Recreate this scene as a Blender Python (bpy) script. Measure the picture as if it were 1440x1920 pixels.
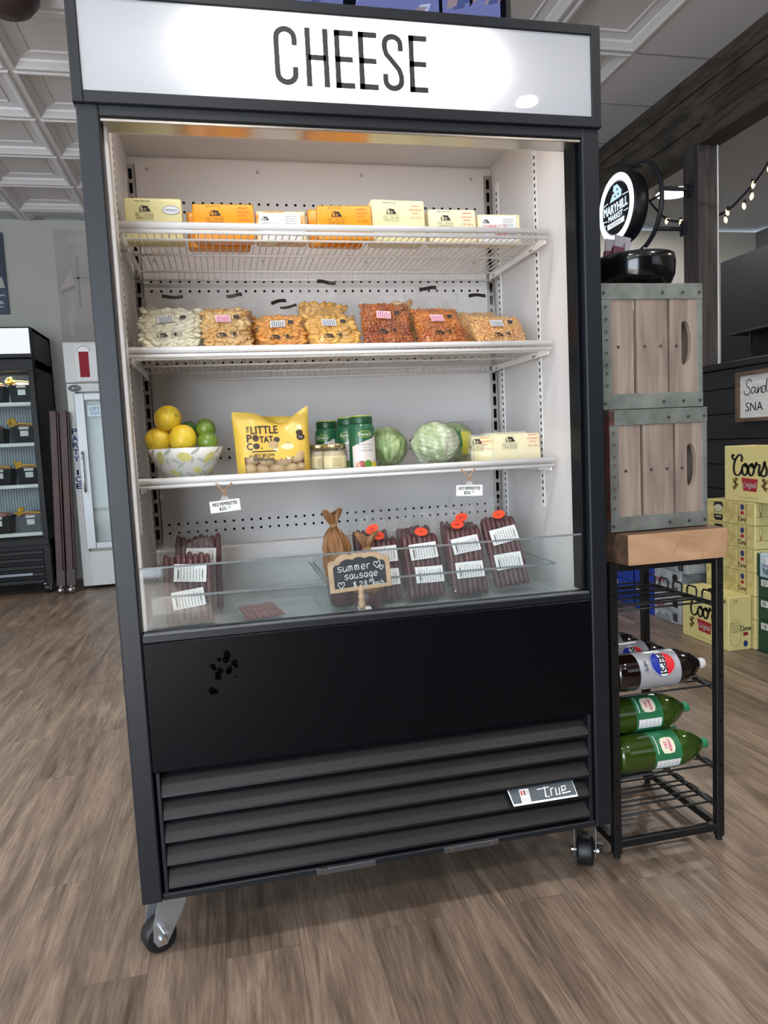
import bpy, bmesh, math, random
from mathutils import Vector, Matrix, Euler, noise
for o in list(bpy.data.objects): bpy.data.objects.remove(o)
S = bpy.context.scene
COL = S.collection
PI = math.pi
# ------------------------------------------------------------------ camera
cd = bpy.data.cameras.new('camera'); cam = bpy.data.objects.new('camera', cd); COL.objects.link(cam)
cam.location = (0.2605, -1.7065, 1.2262)
cam.rotation_euler = (1.4782, 0.0481, -0.2175)
cd.sensor_fit = 'VERTICAL'; cd.sensor_height = 24.0; cd.lens = 24.0*1353.15/1920.0
cd.clip_start = .05
S.camera = cam
# ------------------------------------------------------------------ world, lights, exposure
S.view_settings.view_transform = 'Standard'
S.view_settings.look = 'None'
S.view_settings.gamma = 1.0
S.view_settings.use_curve_mapping = False
S.view_settings.exposure = 0.3
W = bpy.data.worlds.new('world'); S.world = W; W.use_nodes = True
W.node_tree.nodes['Background'].inputs[0].default_value = (.75, .87, 1.0, 1)
W.node_tree.nodes['Background'].inputs[1].default_value = 1.0
S.cycles.max_bounces = 10; S.cycles.transparent_max_bounces = 24
S.cycles.diffuse_bounces = 4; S.cycles.glossy_bounces = 4
S.cycles.caustics_reflective = False; S.cycles.caustics_refractive = False
S.cycles.sample_clamp_indirect = 4.0
def area(name, loc, rot, sx, sy, power, color=(1, 1, 1), shape='RECTANGLE', spread=None):
    l = bpy.data.lights.new(name, 'AREA'); l.shape = shape; l.size = sx; l.size_y = sy
    l.energy = power; l.color = color
    if spread: l.spread = spread
    o = bpy.data.objects.new(name, l); COL.objects.link(o); o.location = loc; o.rotation_euler = rot
    return o
# daylight through the storefront windows behind the camera
DAY = (.80, .90, 1.0)
area('daylight_window_left', (-2.15, -5.35, 1.58), (PI/2, 0, 0), 3.5, 3.0, 240, DAY)
sun = bpy.data.lights.new('sun', 'SUN'); sun.energy = 30; sun.angle = math.radians(1.5); sun.color = (1, .95, .88)
so = bpy.data.objects.new('sun', sun); COL.objects.link(so); so.rotation_euler = (Vector((.28, 1.0, -.92))).to_track_quat('-Z', 'Y').to_euler()
area('daylight_window_side', (-4.85, -1.5, 1.8), (PI/2, 0, -PI/2), 5.0, 2.2, 95, DAY)
LAMPS = [(.30, -3.30), (2.50, -3.25), (-1.9, -3.3), (.30, -1.1), (2.50, -1.1), (-1.9, -1.1), (-2.6, 1.2), (.6, 2.4), (-2.6, 3.6), (2.3, .9)]
CEIL = 3.6
for i, (x, y) in enumerate(LAMPS):
    area('downlight_beam', (x, y, CEIL-.03), (0, 0, 0), .15, .15, 15, (1.0, .955, .90), 'DISK', 2.6)
area('case_light', (.61, .125, 2.075), (math.radians(22), 0, 0), 1.02, .03, 1.5, (1.0, .965, .93))
area('cooler_light', (-2.0, 5.62, 2.02), (0, 0, 0), 1.1, .08, 5, (.93, .97, 1.0))
area('freezer_light', (-.45, 5.66, 1.72), (0, 0, 0), .8, .1, 4, (.85, 1.0, .97))
area('back_room_light', (4.93, 5.08, 3.63), (0, 0, 0), .34, .34, 38, (1.0, .96, .9), 'DISK')
area('back_room_light', (5.2, .6, 3.63), (0, 0, 0), .34, .34, 30, (1.0, .96, .9), 'DISK')
# ------------------------------------------------------------------ materials
def lin(h):
    h = h.lstrip('#'); r = []
    for i in (0, 2, 4):
        c = int(h[i:i+2], 16)/255
        r.append(c/12.92 if c <= .04045 else ((c+.055)/1.055)**2.4)
    return (*r, 1)
MATS = {}
def mat(name, col='#808080', rough=.5, metal=0, spec=.5, coat=0, emit=None, estr=0, trans=0, alpha=1, sss=0):
    if name in MATS: return MATS[name]
    m = bpy.data.materials.new(name); m.use_nodes = True
    b = m.node_tree.nodes['Principled BSDF']
    b.inputs['Base Color'].default_value = lin(col)
    b.inputs['Roughness'].default_value = rough; b.inputs['Metallic'].default_value = metal
    b.inputs['Specular IOR Level'].default_value = spec
    b.inputs['Coat Weight'].default_value = coat; b.inputs['Coat Roughness'].default_value = .05
    b.inputs['Transmission Weight'].default_value = trans
    b.inputs['Alpha'].default_value = alpha
    if emit:
        b.inputs['Emission Color'].default_value = lin(emit); b.inputs['Emission Strength'].default_value = estr
    MATS[name] = m
    return m
def nd(m, t, **k):
    n = m.node_tree.nodes.new(t)
    for a, v in k.items():
        if hasattr(n, a): setattr(n, a, v)
        else: n.inputs[a].default_value = v
    return n
def lk(m, a, b): m.node_tree.links.new(a, b)
def bsdf(m): return m.node_tree.nodes['Principled BSDF']
def noisy(m, c1, c2, scale=8, stretch=(1, 1, 1), detail=6, bump=0, lo=.3, hi=.7, dist=0.0, coord='Object', bscale=None, bd=.01):
    """two-tone procedural colour with optional bump"""
    tc = nd(m, 'ShaderNodeTexCoord'); mp = nd(m, 'ShaderNodeMapping'); mp.inputs['Scale'].default_value = stretch
    lk(m, tc.outputs[coord], mp.inputs['Vector'])
    n = nd(m, 'ShaderNodeTexNoise'); n.inputs['Scale'].default_value = scale; n.inputs['Detail'].default_value = detail
    n.inputs['Distortion'].default_value = dist
    lk(m, mp.outputs[0], n.inputs['Vector'])
    r = nd(m, 'ShaderNodeValToRGB'); r.color_ramp.elements[0].position = lo; r.color_ramp.elements[1].position = hi
    r.color_ramp.elements[0].color = lin(c1); r.color_ramp.elements[1].color = lin(c2)
    lk(m, n.outputs['Fac'], r.inputs[0]); lk(m, r.outputs[0], bsdf(m).inputs['Base Color'])
    if bump:
        b = nd(m, 'ShaderNodeBump'); b.inputs['Strength'].default_value = bump; b.inputs['Distance'].default_value = bd
        src = n
        if bscale:
            src = nd(m, 'ShaderNodeTexNoise'); src.inputs['Scale'].default_value = bscale; lk(m, mp.outputs[0], src.inputs['Vector'])
        lk(m, src.outputs['Fac'], b.inputs['Height']); lk(m, b.outputs[0], bsdf(m).inputs['Normal'])
    return m
def clear(name, tint='#f4f8f8', haze=.08, rough=.06, hazecol='#ffffff', bump=0, bscale=30, gloss=1.0, fac=.34):
    """thin clear film / acrylic / window pane: mostly transparent with a reflective surface"""
    if name in MATS: return MATS[name]
    m = bpy.data.materials.new(name); m.use_nodes = True; nt = m.node_tree; nt.nodes.clear()
    out = nt.nodes.new('ShaderNodeOutputMaterial'); tr = nt.nodes.new('ShaderNodeBsdfTransparent'); tr.inputs[0].default_value = lin(tint)
    gl = nt.nodes.new('ShaderNodeBsdfGlossy'); gl.inputs['Roughness'].default_value = rough; gl.inputs[0].default_value = (gloss, gloss, gloss, 1)
    df = nt.nodes.new('ShaderNodeBsdfDiffuse'); df.inputs[0].default_value = lin(hazecol)
    fr = nt.nodes.new('ShaderNodeLayerWeight'); fr.inputs[0].default_value = .35
    mx = nt.nodes.new('ShaderNodeMixShader'); mx.inputs[0].default_value = haze
    m2 = nt.nodes.new('ShaderNodeMixShader')
    ml = nt.nodes.new('ShaderNodeMath'); ml.operation = 'MULTIPLY_ADD'; ml.inputs[1].default_value = fac; ml.inputs[2].default_value = .02
    pw = nt.nodes.new('ShaderNodeMath'); pw.operation = 'POWER'; pw.inputs[1].default_value = 2.2
    L = nt.links
    L.new(tr.outputs[0], mx.inputs[1]); L.new(df.outputs[0], mx.inputs[2])
    L.new(fr.outputs['Facing'], pw.inputs[0]); L.new(pw.outputs[0], ml.inputs[0])
    L.new(ml.outputs[0], m2.inputs[0]); L.new(mx.outputs[0], m2.inputs[1]); L.new(gl.outputs[0], m2.inputs[2])
    L.new(m2.outputs[0], out.inputs[0])
    if bump:
        tc = nt.nodes.new('ShaderNodeTexCoord'); n = nt.nodes.new('ShaderNodeTexNoise'); n.inputs['Scale'].default_value = bscale; n.inputs['Detail'].default_value = 3; n.inputs['Distortion'].default_value = 1.2
        b = nt.nodes.new('ShaderNodeBump'); b.inputs['Strength'].default_value = bump; b.inputs['Distance'].default_value = .012
        L.new(tc.outputs['Object'], n.inputs['Vector']); L.new(n.outputs['Fac'], b.inputs['Height'])
        L.new(b.outputs[0], gl.inputs['Normal']); L.new(b.outputs[0], fr.inputs['Normal'])
    MATS[name] = m
    return m
def emis(name, col, s=1.0):
    if name in MATS: return MATS[name]
    m = bpy.data.materials.new(name); m.use_nodes = True; nt = m.node_tree; nt.nodes.clear()
    o = nt.nodes.new('ShaderNodeOutputMaterial'); e = nt.nodes.new('ShaderNodeEmission')
    e.inputs[0].default_value = lin(col); e.inputs[1].default_value = s
    nt.links.new(e.outputs[0], o.inputs[0]); MATS[name] = m
    return m
BLACK = mat('black_powder_coat', '#13171d', .42, spec=.4)
BLACK2 = mat('black_gloss_panel', '#05070b', .33, spec=.13)
LOUV = mat('black_louver_paint', '#0c0d10', .40, spec=.4)
DARK = mat('dark_gap', '#060607', .8, spec=.1)
WHITE = mat('white_liner', '#d8d4d2', .35)
WHITE2 = mat('white_painted_wire', '#eceae8', .3)
STEEL = mat('brushed_steel', '#b4aea6', .28, 1)
CHROME = mat('chrome', '#d6d8da', .14, 1)
ZINC = mat('zinc_plate', '#b4b8bd', .38, .75)
RUBBER = mat('black_rubber', '#141518', .45)
INK = mat('black_ink', '#1b1a1c', .6)
PAPER = mat('white_paper', '#e8e8e6', .6)
GREYINK = mat('grey_ink', '#6d6d70', .6)
REDINK = mat('red_ink', '#d5452f', .6)
PINKINK = mat('pink_ink', '#cf4a86', .6)
ORANGE = mat('orange_sticker', '#ff4a22', .5, emit='#ff4a22', estr=0.0)
FILM = clear('plastic_film', tint='#ffffff', haze=.012, rough=.11, bump=1.0, bscale=34, fac=.40)
FILM2 = clear('crinkled_film', tint='#ffffff', haze=.014, rough=.12, bump=1.0, bscale=42, fac=.48)
ACRYL = clear('clear_acrylic', tint='#fbfdfd', haze=.012, rough=.04)
ACEDGE = clear('acrylic_edge', tint='#9fa8ab', haze=.35, rough=.1, hazecol='#b9bfc2')
GLASS = clear('window_glass', haze=.004, rough=.01, gloss=.45)
# ------------------------------------------------------------------ mesh builder
TXT = {}
def text_mesh(s):
    if s in TXT: return TXT[s]
    c = bpy.data.curves.new('t', 'FONT'); c.body = s; c.size = 1; c.resolution_u = 3
    o = bpy.data.objects.new('t', c)
    me = o.to_mesh()
    v = [(p.co.x, p.co.y) for p in me.vertices]; f = [tuple(p.vertices) for p in me.polygons]
    o.to_mesh_clear(); bpy.data.objects.remove(o); bpy.data.curves.remove(c)
    x0 = min(p[0] for p in v); x1 = max(p[0] for p in v); y0 = min(p[1] for p in v); y1 = max(p[1] for p in v)
    TXT[s] = (v, f, x0, x1, y0, y1)
    return TXT[s]
def fmat(o, X, Y):
    X = Vector(X).normalized(); Y = Vector(Y); Y = (Y-X*Y.dot(X)).normalized(); Z = X.cross(Y)
    M = Matrix.Identity(4)
    for i in range(3): M[i][0] = X[i]; M[i][1] = Y[i]; M[i][2] = Z[i]; M[i][3] = o[i]
    return M
def FR(x, y, z, rot=0):            # sheet facing the shopper (-Y)
    M = fmat((x, y, z), (1, 0, 0), (0, 0, 1))
    return M @ Matrix.Rotation(rot, 4, 'Z') if rot else M
def LX(x, y, z, rot=0):            # sheet facing -X
    M = fmat((x, y, z), (0, -1, 0), (0, 0, 1))
    return M @ Matrix.Rotation(rot, 4, 'Z') if rot else M
def smooth_path(pts, n=6, closed=False):
    P = [Vector(p) for p in pts]; out = []; N = len(P)
    rng = range(N if closed else N-1)
    for i in rng:
        if closed: a, b, c, d = P[(i-1) % N], P[i], P[(i+1) % N], P[(i+2) % N]
        else: a, b, c, d = P[max(i-1, 0)], P[i], P[i+1], P[min(i+2, N-1)]
        for k in range(n):
            t = k/n
            out.append(.5*((2*b)+(c-a)*t+(2*a-5*b+4*c-d)*t*t+(3*b-a-3*c+d)*t**3))
    if not closed: out.append(P[-1])
    return out
class MB:
    def __init__(s): s.v = []; s.f = []; s.fm = []; s.fs = []; s.ms = []
    def mi(s, m):
        if m not in s.ms: s.ms.append(m)
        return s.ms.index(m)
    def add(s, vs, fs, m, sm=False, M=None):
        k = len(s.v); i = s.mi(m)
        for p in vs:
            p = Vector(p)
            if M is not None: p = M @ p
            s.v.append(p)
        for f in fs: s.f.append(tuple(a+k for a in f)); s.fm.append(i); s.fs.append(sm)
        return s
    def bm(s, b, m, sm=False, M=None):
        b.verts.ensure_lookup_table()
        for i, v in enumerate(b.verts): v.index = i
        s.add([v.co.copy() for v in b.verts], [tuple(v.index for v in f.verts) for f in b.faces], m, sm, M); b.free()
        return s
    def box(s, x0, x1, y0, y1, z0, z1, m, bev=0, seg=1, M=None, sm=False):
        b = bmesh.new(); bmesh.ops.create_cube(b, size=1)
        for v in b.verts: v.co = Vector(((x0+x1)/2+v.co.x*(x1-x0), (y0+y1)/2+v.co.y*(y1-y0), (z0+z1)/2+v.co.z*(z1-z0)))
        if bev: bmesh.ops.bevel(b, geom=b.edges[:], offset=bev, segments=seg, affect='EDGES', profile=.5)
        return s.bm(b, m, sm, M)
    def cyl(s, p0, p1, r0, m, r1=None, n=20, sm=True, M=None, caps=True):
        p0 = Vector(p0); p1 = Vector(p1); r1 = r0 if r1 is None else r1
        d = (p1-p0).normalized(); u = d.orthogonal().normalized(); w = d.cross(u)
        vs = []
        for p, r in ((p0, r0), (p1, r1)):
            for k in range(n): a = 2*PI*k/n; vs.append(p+u*math.cos(a)*r+w*math.sin(a)*r)
        s.add(vs, [(k, (k+1) % n, n+(k+1) % n, n+k) for k in range(n)], m, sm, M)
        if caps: s.add(vs, [tuple(range(n-1, -1, -1)), tuple(range(n, 2*n))], m, False, M)
        return s
    def lathe(s, prof, m, n=32, M=None, sm=True, fn=None):
        vs = []; L = len(prof)
        for r, z in prof:
            for k in range(n):
                a = 2*PI*k/n; p = Vector((r*math.cos(a), r*math.sin(a), z))
                vs.append(fn(p, a) if fn else p)
        fs = []
        for i in range(L-1):
            for k in range(n): fs.append((i*n+k, i*n+(k+1) % n, (i+1)*n+(k+1) % n, (i+1)*n+k))
        if prof[0][0] < 1e-4 or True: fs.append(tuple(range(n-1, -1, -1)))
        fs.append(tuple((L-1)*n+k for k in range(n)))
        return s.add(vs, fs, m, sm, M)
    def tube(s, path, r, m, n=8, closed=False, M=None, rs=None):
        P = [Vector(p) for p in path]; N = len(P); vs = []; prev = None
        for i in range(N):
            a = P[(i-1) % N] if closed else P[max(i-1, 0)]; b = P[(i+1) % N] if closed else P[min(i+1, N-1)]
            t = (b-a).normalized()
            u = t.orthogonal().normalized() if prev is None else (prev-t*prev.dot(t)).normalized()
            prev = u; w = t.cross(u); rr = rs[i] if rs else r
            for k in range(n): q = 2*PI*k/n; vs.append(P[i]+u*math.cos(q)*rr+w*math.sin(q)*rr)
        fs = []
        for i in range(N if closed else N-1):
            j = (i+1) % N
            for k in range(n): fs.append((i*n+k, i*n+(k+1) % n, j*n+(k+1) % n, j*n+k))
        if not closed: fs += [tuple(range(n-1, -1, -1)), tuple((N-1)*n+k for k in range(n))]
        return s.add(vs, fs, m, True, M)
    def prism(s, poly, h, m, M=None, z0=0):
        n = len(poly); vs = [(x, y, z0) for x, y in poly]+[(x, y, z0+h) for x, y in poly]
        fs = [tuple(range(n-1, -1, -1)), tuple(range(n, 2*n))]+[(k, (k+1) % n, n+(k+1) % n, n+k) for k in range(n)]
        return s.add(vs, fs, m, False, M)
    def flat(s, poly, m, M, off=.0006):
        return s.add([(x, y, off) for x, y in poly], [tuple(range(len(poly)))], m, False, M)
    def quad(s, w, h, m, M, off=.0006, cx=0, cy=0):
        return s.flat([(cx-w/2, cy-h/2), (cx+w/2, cy-h/2), (cx+w/2, cy+h/2), (cx-w/2, cy+h/2)], m, M, off)
    def disc(s, rx, ry, m, M, off=.0006, cx=0, cy=0, n=24):
        return s.flat([(cx+rx*math.cos(2*PI*k/n), cy+ry*math.sin(2*PI*k/n)) for k in range(n)], m, M, off)
    def ring(s, rx, ry, t, m, M, off=.0007, cx=0, cy=0, n=32):
        vs = []
        for k in range(n):
            a = 2*PI*k/n; vs += [(cx+rx*math.cos(a), cy+ry*math.sin(a), off), (cx+(rx-t)*math.cos(a), cy+(ry-t)*math.sin(a), off)]
        return s.add(vs, [(2*k, 2*((k+1) % n), 2*((k+1) % n)+1, 2*k+1) for k in range(n)], m, False, M)
    def text(s, t, M, h, m, w=None, cx=0, cy=0, off=.0012, bold=0, align='C', arch=0):
        v, f, x0, x1, y0, y1 = text_mesh(t)
        k = h/(.7 if (y1-y0) < .95 else .7); kx = w/(x1-x0) if w else k
        def tr(p):
            X = (p[0]-(x0+x1)/2)*kx if align == 'C' else (p[0]-x0)*kx
            Y = (p[1]-.35)*k
            if arch: Y += arch*X*X
            return (cx+X, cy+Y, off)
        s.add([tr(p) for p in v], f, m, False, M)
        if bold:
            for dx, dy in ((bold, 0), (-bold, 0), (0, bold), (0, -bold)):
                s.add([(tr(p)[0]+dx, tr(p)[1]+dy, off+abs(dx)*.01) for p in v], f, m, False, M)
        return s
    def strokes(s, lines, wd, m, M, off=.0012, n=5, sm=True, wfn=None):
        for ln in lines:
            P = smooth_path([(x, y, 0) for x, y in ln], n) if sm else [Vector((x, y, 0)) for x, y in ln]
            vs = []; N = len(P)
            for i in range(N):
                a = P[max(i-1, 0)]; b = P[min(i+1, N-1)]; t = (b-a)
                if t.length < 1e-9: t = Vector((1, 0, 0))
                t.normalize(); q = Vector((-t.y, t.x, 0)); w = wd*(wfn(i/(N-1), t) if wfn else 1)/2
                if not sm and 0 < i < N-1:
                    t1 = (P[i]-P[i-1]).normalized(); t2 = (P[i+1]-P[i]).normalized()
                    c = max(.35, math.sqrt(max(0, (1+t1.dot(t2))/2))); w = w/c
                vs += [P[i]+q*w+Vector((0, 0, off)), P[i]-q*w+Vector((0, 0, off))]
            s.add(vs, [(2*i, 2*i+1, 2*i+3, 2*i+2) for i in range(N-1)], m, False, M)
        return s
    def blob(s, c, sc, m, rot=(0, 0, 0), sub=2, amp=0, freq=3, seed=0, M=None):
        b = bmesh.new(); bmesh.ops.create_icosphere(b, subdivisions=sub, radius=1)
        R = Euler(rot).to_matrix(); sv = Vector((seed*3.7, seed*1.3, seed*7.1))
        for v in b.verts:
            d = 1+(amp*noise.noise(v.co*freq+sv) if amp else 0)
            p = v.co*d; v.co = Vector(c)+R @ Vector((p.x*sc[0], p.y*sc[1], p.z*sc[2]))
        return s.bm(b, m, True, M)
    def build(s, name, parent=None, label=None, stuff=False):
        me = bpy.data.meshes.new(name); me.from_pydata([tuple(p) for p in s.v], [], s.f)
        for m in s.ms: me.materials.append(m)
        me.polygons.foreach_set('material_index', s.fm); me.polygons.foreach_set('use_smooth', s.fs)
        me.update(); o = bpy.data.objects.new(name, me); COL.objects.link(o)
        if parent: o.parent = parent
        if label: o['label'] = label
        if stuff: o['kind'] = 'stuff'
        return o
def refine(t, L):
    b = bmesh.new(); lay = []
    vs = [b.verts.new(p) for p in t.v]
    for f, fm in zip(t.f, t.fm):
        try: fc = b.faces.new([vs[i] for i in f]); fc.material_index = fm
        except ValueError: pass
    bmesh.ops.triangulate(b, faces=b.faces[:])
    for _ in range(6):
        es = [e for e in b.edges if e.calc_length() > L]
        if not es: break
        bmesh.ops.subdivide_edges(b, edges=es, cuts=1); bmesh.ops.triangulate(b, faces=[f for f in b.faces if len(f.verts) > 3])
    for i, v in enumerate(b.verts): v.index = i
    t.v = [v.co.copy() for v in b.verts]; t.f = [tuple(v.index for v in f.verts) for f in b.faces]; t.fm = [f.material_index for f in b.faces]; t.fs = [False]*len(t.f); b.free()
    return t
def recenter(o, loc):
    o.data.transform(Matrix.Translation(-Vector(loc))); o.location = loc; return o
def tag(o, label, cat, group=None):
    o['label'] = label; o['category'] = cat
    if group: o['group'] = group
    return o
def thing(name, label, cat, loc=(0, 0, 0), rot=(0, 0, 0), group=None):
    o = bpy.data.objects.new(name, None); COL.objects.link(o); o.empty_display_size = .05
    o.location = loc; o.rotation_euler = rot
    return tag(o, label, cat, group)
def struct(o): o['kind'] = 'structure'; return o
def dup(root, loc, rot=None, label=None, group=None):
    def cp(o, par):
        c = o.copy(); COL.objects.link(c)
        if par: c.parent = par
        for ch in o.children: cp(ch, c)
        return c
    r = cp(root, None); r.location = loc
    if rot is not None: r.rotation_euler = rot
    if label: r['label'] = label
    if group: r['group'] = group
    return r
def settle(t, lean):
    """slump a package back by LEAN while its underside stays flat on the shelf"""
    Sh = Matrix(((1, 0, 0, 0), (0, 1, math.sin(lean), 0), (0, 0, math.cos(lean), 0), (0, 0, 0, 1)))
    for ch in t.children:
        ch.data.transform(Sh); ch.location = Sh @ ch.location
    return t
def dashes(mb, M, w, h, rows, m, seed, vertical=False, th=.0011, off=.0014):
    """unreadably small print: rows of short strokes"""
    R = random.Random(seed)
    for i in range(rows):
        t = (i+.5)/rows-.5
        p = -.5
        e = .5-R.random()*.25
        while p < e:
            q = min(e, p+R.uniform(.05, .2))
            if vertical: mb.quad(th, (q-p)*h, m, M, off, t*w, (p+q)/2*h)
            else: mb.quad((q-p)*w, th, m, M, off, (p+q)/2*w, t*h)
            p = q+R.uniform(.015, .04)
# ------------------------------------------------------------------ the room shell
floor_m = mat('wood_plank_floor', '#7a6c62', .38, spec=.4)
def floor_nodes(m, dark=1.0):
    nt = m.node_tree; b = bsdf(m)
    tc = nd(m, 'ShaderNodeTexCoord'); mp = nd(m, 'ShaderNodeMapping'); mp.inputs['Rotation'].default_value = (0, 0, PI/2)
    lk(m, tc.outputs['Object'], mp.inputs['Vector'])
    br = nd(m, 'ShaderNodeTexBrick'); br.offset = .37; br.inputs['Scale'].default_value = 1
    br.inputs['Brick Width'].default_value = 1.22; br.inputs['Row Height'].default_value = .182
    br.inputs['Mortar Size'].default_value = .0012; br.inputs['Mortar Smooth'].default_value = .3; br.inputs['Bias'].default_value = 0
    br.inputs['Color1'].default_value = (.0, .0, .0, 1); br.inputs['Color2'].default_value = (1, 1, 1, 1); br.inputs['Mortar'].default_value = (.1, .1, .1, 1)
    lk(m, mp.outputs[0], br.inputs['Vector'])
    # plank id shifts the grain so neighbouring planks do not line up
    sc = nd(m, 'ShaderNodeVectorMath', operation='SCALE'); sc.inputs['Scale'].default_value = 7.0
    lk(m, br.outputs['Color'], sc.inputs[0])
    ad = nd(m, 'ShaderNodeVectorMath', operation='ADD'); lk(m, tc.outputs['Object'], ad.inputs[0]); lk(m, sc.outputs[0], ad.inputs[1])
    st = nd(m, 'ShaderNodeVectorMath', operation='MULTIPLY'); st.inputs[1].default_value = (11, 1.1, 1); lk(m, ad.outputs[0], st.inputs[0])
    n1 = nd(m, 'ShaderNodeTexNoise'); n1.inputs['Scale'].default_value = 1.0; n1.inputs['Detail'].default_value = 7; n1.inputs['Distortion'].default_value = 1.6; n1.inputs['Roughness'].default_value = .6
    lk(m, st.outputs[0], n1.inputs['Vector'])
    st2 = nd(m, 'ShaderNodeVectorMath', operation='MULTIPLY'); st2.inputs[1].default_value = (120, 7, 1); lk(m, ad.outputs[0], st2.inputs[0])
    n2 = nd(m, 'ShaderNodeTexNoise'); n2.inputs['Scale'].default_value = 1.0; n2.inputs['Detail'].default_value = 5; n2.inputs['Distortion'].default_value = .8
    lk(m, st2.outputs[0], n2.inputs['Vector'])
    n3 = nd(m, 'ShaderNodeTexNoise'); n3.inputs['Scale'].default_value = 2.2; n3.inputs['Detail'].default_value = 2; lk(m, ad.outputs[0], n3.inputs['Vector'])
    r = nd(m, 'ShaderNodeValToRGB'); cr = r.color_ramp
    cr.elements[0].position = .30; cr.elements[0].color = lin('#4b4037'); cr.elements[1].position = .76; cr.elements[1].color = lin('#ac9985')
    e = cr.elements.new(.48); e.color = lin('#776659'); e = cr.elements.new(.57); e.color = lin('#8b796a')
    mx = nd(m, 'ShaderNodeMath', operation='MULTIPLY_ADD'); mx.inputs[1].default_value = .40; lk(m, n2.outputs['Fac'], mx.inputs[0])
    m0 = nd(m, 'ShaderNodeMath', operation='MULTIPLY'); m0.inputs[1].default_value = .63; lk(m, n1.outputs['Fac'], m0.inputs[0]); lk(m, m0.outputs[0], mx.inputs[2])
    lk(m, mx.outputs[0], r.inputs[0])
    hv = nd(m, 'ShaderNodeHueSaturation'); lk(m, r.outputs[0], hv.inputs['Color'])
    mr = nd(m, 'ShaderNodeMapRange'); mr.inputs['To Min'].default_value = .88*dark; mr.inputs['To Max'].default_value = 1.10*dark; lk(m, br.outputs['Color'], mr.inputs[0])
    m3 = nd(m, 'ShaderNodeMapRange'); m3.inputs['From Min'].default_value = .3; m3.inputs['From Max'].default_value = .7; m3.inputs['To Min'].default_value = .74; m3.inputs['To Max'].default_value = 1.12; lk(m, n3.outputs['Fac'], m3.inputs[0])
    mm = nd(m, 'ShaderNodeMath', operation='MULTIPLY'); lk(m, mr.outputs[0], mm.inputs[0]); lk(m, m3.outputs[0], mm.inputs[1])
    # fine grain and dark knots
    st4 = nd(m, 'ShaderNodeVectorMath', operation='MULTIPLY'); st4.inputs[1].default_value = (330, 16, 1); lk(m, ad.outputs[0], st4.inputs[0])
    n4 = nd(m, 'ShaderNodeTexNoise'); n4.inputs['Scale'].default_value = 1.0; n4.inputs['Detail'].default_value = 3; n4.inputs['Distortion'].default_value = 1.0; lk(m, st4.outputs[0], n4.inputs['Vector'])
    r4 = nd(m, 'ShaderNodeMapRange'); r4.inputs['From Min'].default_value = .3; r4.inputs['From Max'].default_value = .7; r4.inputs['To Min'].default_value = .86; r4.inputs['To Max'].default_value = 1.14; lk(m, n4.outputs['Fac'], r4.inputs[0])
    st5 = nd(m, 'ShaderNodeVectorMath', operation='MULTIPLY'); st5.inputs[1].default_value = (5.0, 1.25, 1); lk(m, ad.outputs[0], st5.inputs[0])
    wv = nd(m, 'ShaderNodeTexNoise'); wv.inputs['Scale'].default_value = 3; lk(m, st5.outputs[0], wv.inputs['Vector'])
    wa = nd(m, 'ShaderNodeVectorMath', operation='MULTIPLY_ADD'); wa.inputs[1].default_value = (.28, .28, .28); lk(m, wv.outputs['Color'], wa.inputs[0]); lk(m, st5.outputs[0], wa.inputs[2])
    vk = nd(m, 'ShaderNodeTexVoronoi'); vk.voronoi_dimensions = '2D'; vk.inputs['Scale'].default_value = .8; lk(m, wa.outputs[0], vk.inputs['Vector'])
    rk_ = nd(m, 'ShaderNodeMapRange'); rk_.inputs['From Min'].default_value = .01; rk_.inputs['From Max'].default_value = .15; rk_.inputs['To Min'].default_value = .58; rk_.inputs['To Max'].default_value = 1.0; lk(m, vk.outputs['Distance'], rk_.inputs[0])
    m5 = nd(m, 'ShaderNodeMath', operation='MULTIPLY'); lk(m, mm.outputs[0], m5.inputs[0]); lk(m, r4.outputs[0], m5.inputs[1])
    m6 = nd(m, 'ShaderNodeMath', operation='MULTIPLY'); lk(m, m5.outputs[0], m6.inputs[0]); lk(m, rk_.outputs[0], m6.inputs[1]); mm = m6
    lk(m, mm.outputs[0], hv.inputs['Value'])
    dk = nd(m, 'ShaderNodeMix', data_type='RGBA'); dk.inputs[7].default_value = lin('#5d5048'); lk(m, br.outputs['Fac'], dk.inputs[0]); lk(m, hv.outputs[0], dk.inputs[6])
    lk(m, dk.outputs[2], b.inputs['Base Color'])
    bp = nd(m, 'ShaderNodeBump'); bp.inputs['Strength'].default_value = .25; bp.inputs['Distance'].default_value = .002; lk(m, n2.outputs['Fac'], bp.inputs['Height']); lk(m, bp.outputs[0], b.inputs['Normal'])
floor_nodes(floor_m)
XL, XR, YF, YB = -5.0, 3.5, -5.5, 6.2
struct(MB().box(XL, 7.0, YF, YB+.2, -.1, 0, floor_m).build('floor'))
wall_m = mat('grey_wall_paint', '#bcbcb5', .8); noisy(wall_m, '#b8b8b1', '#c0c0b9', 3)
wallw_m = mat('off_white_wall', '#c9c8c2', .8)
struct(MB().box(XL, 7.0, YB, YB+.2, 0, CEIL, wall_m).build('wall_back'))
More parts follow.
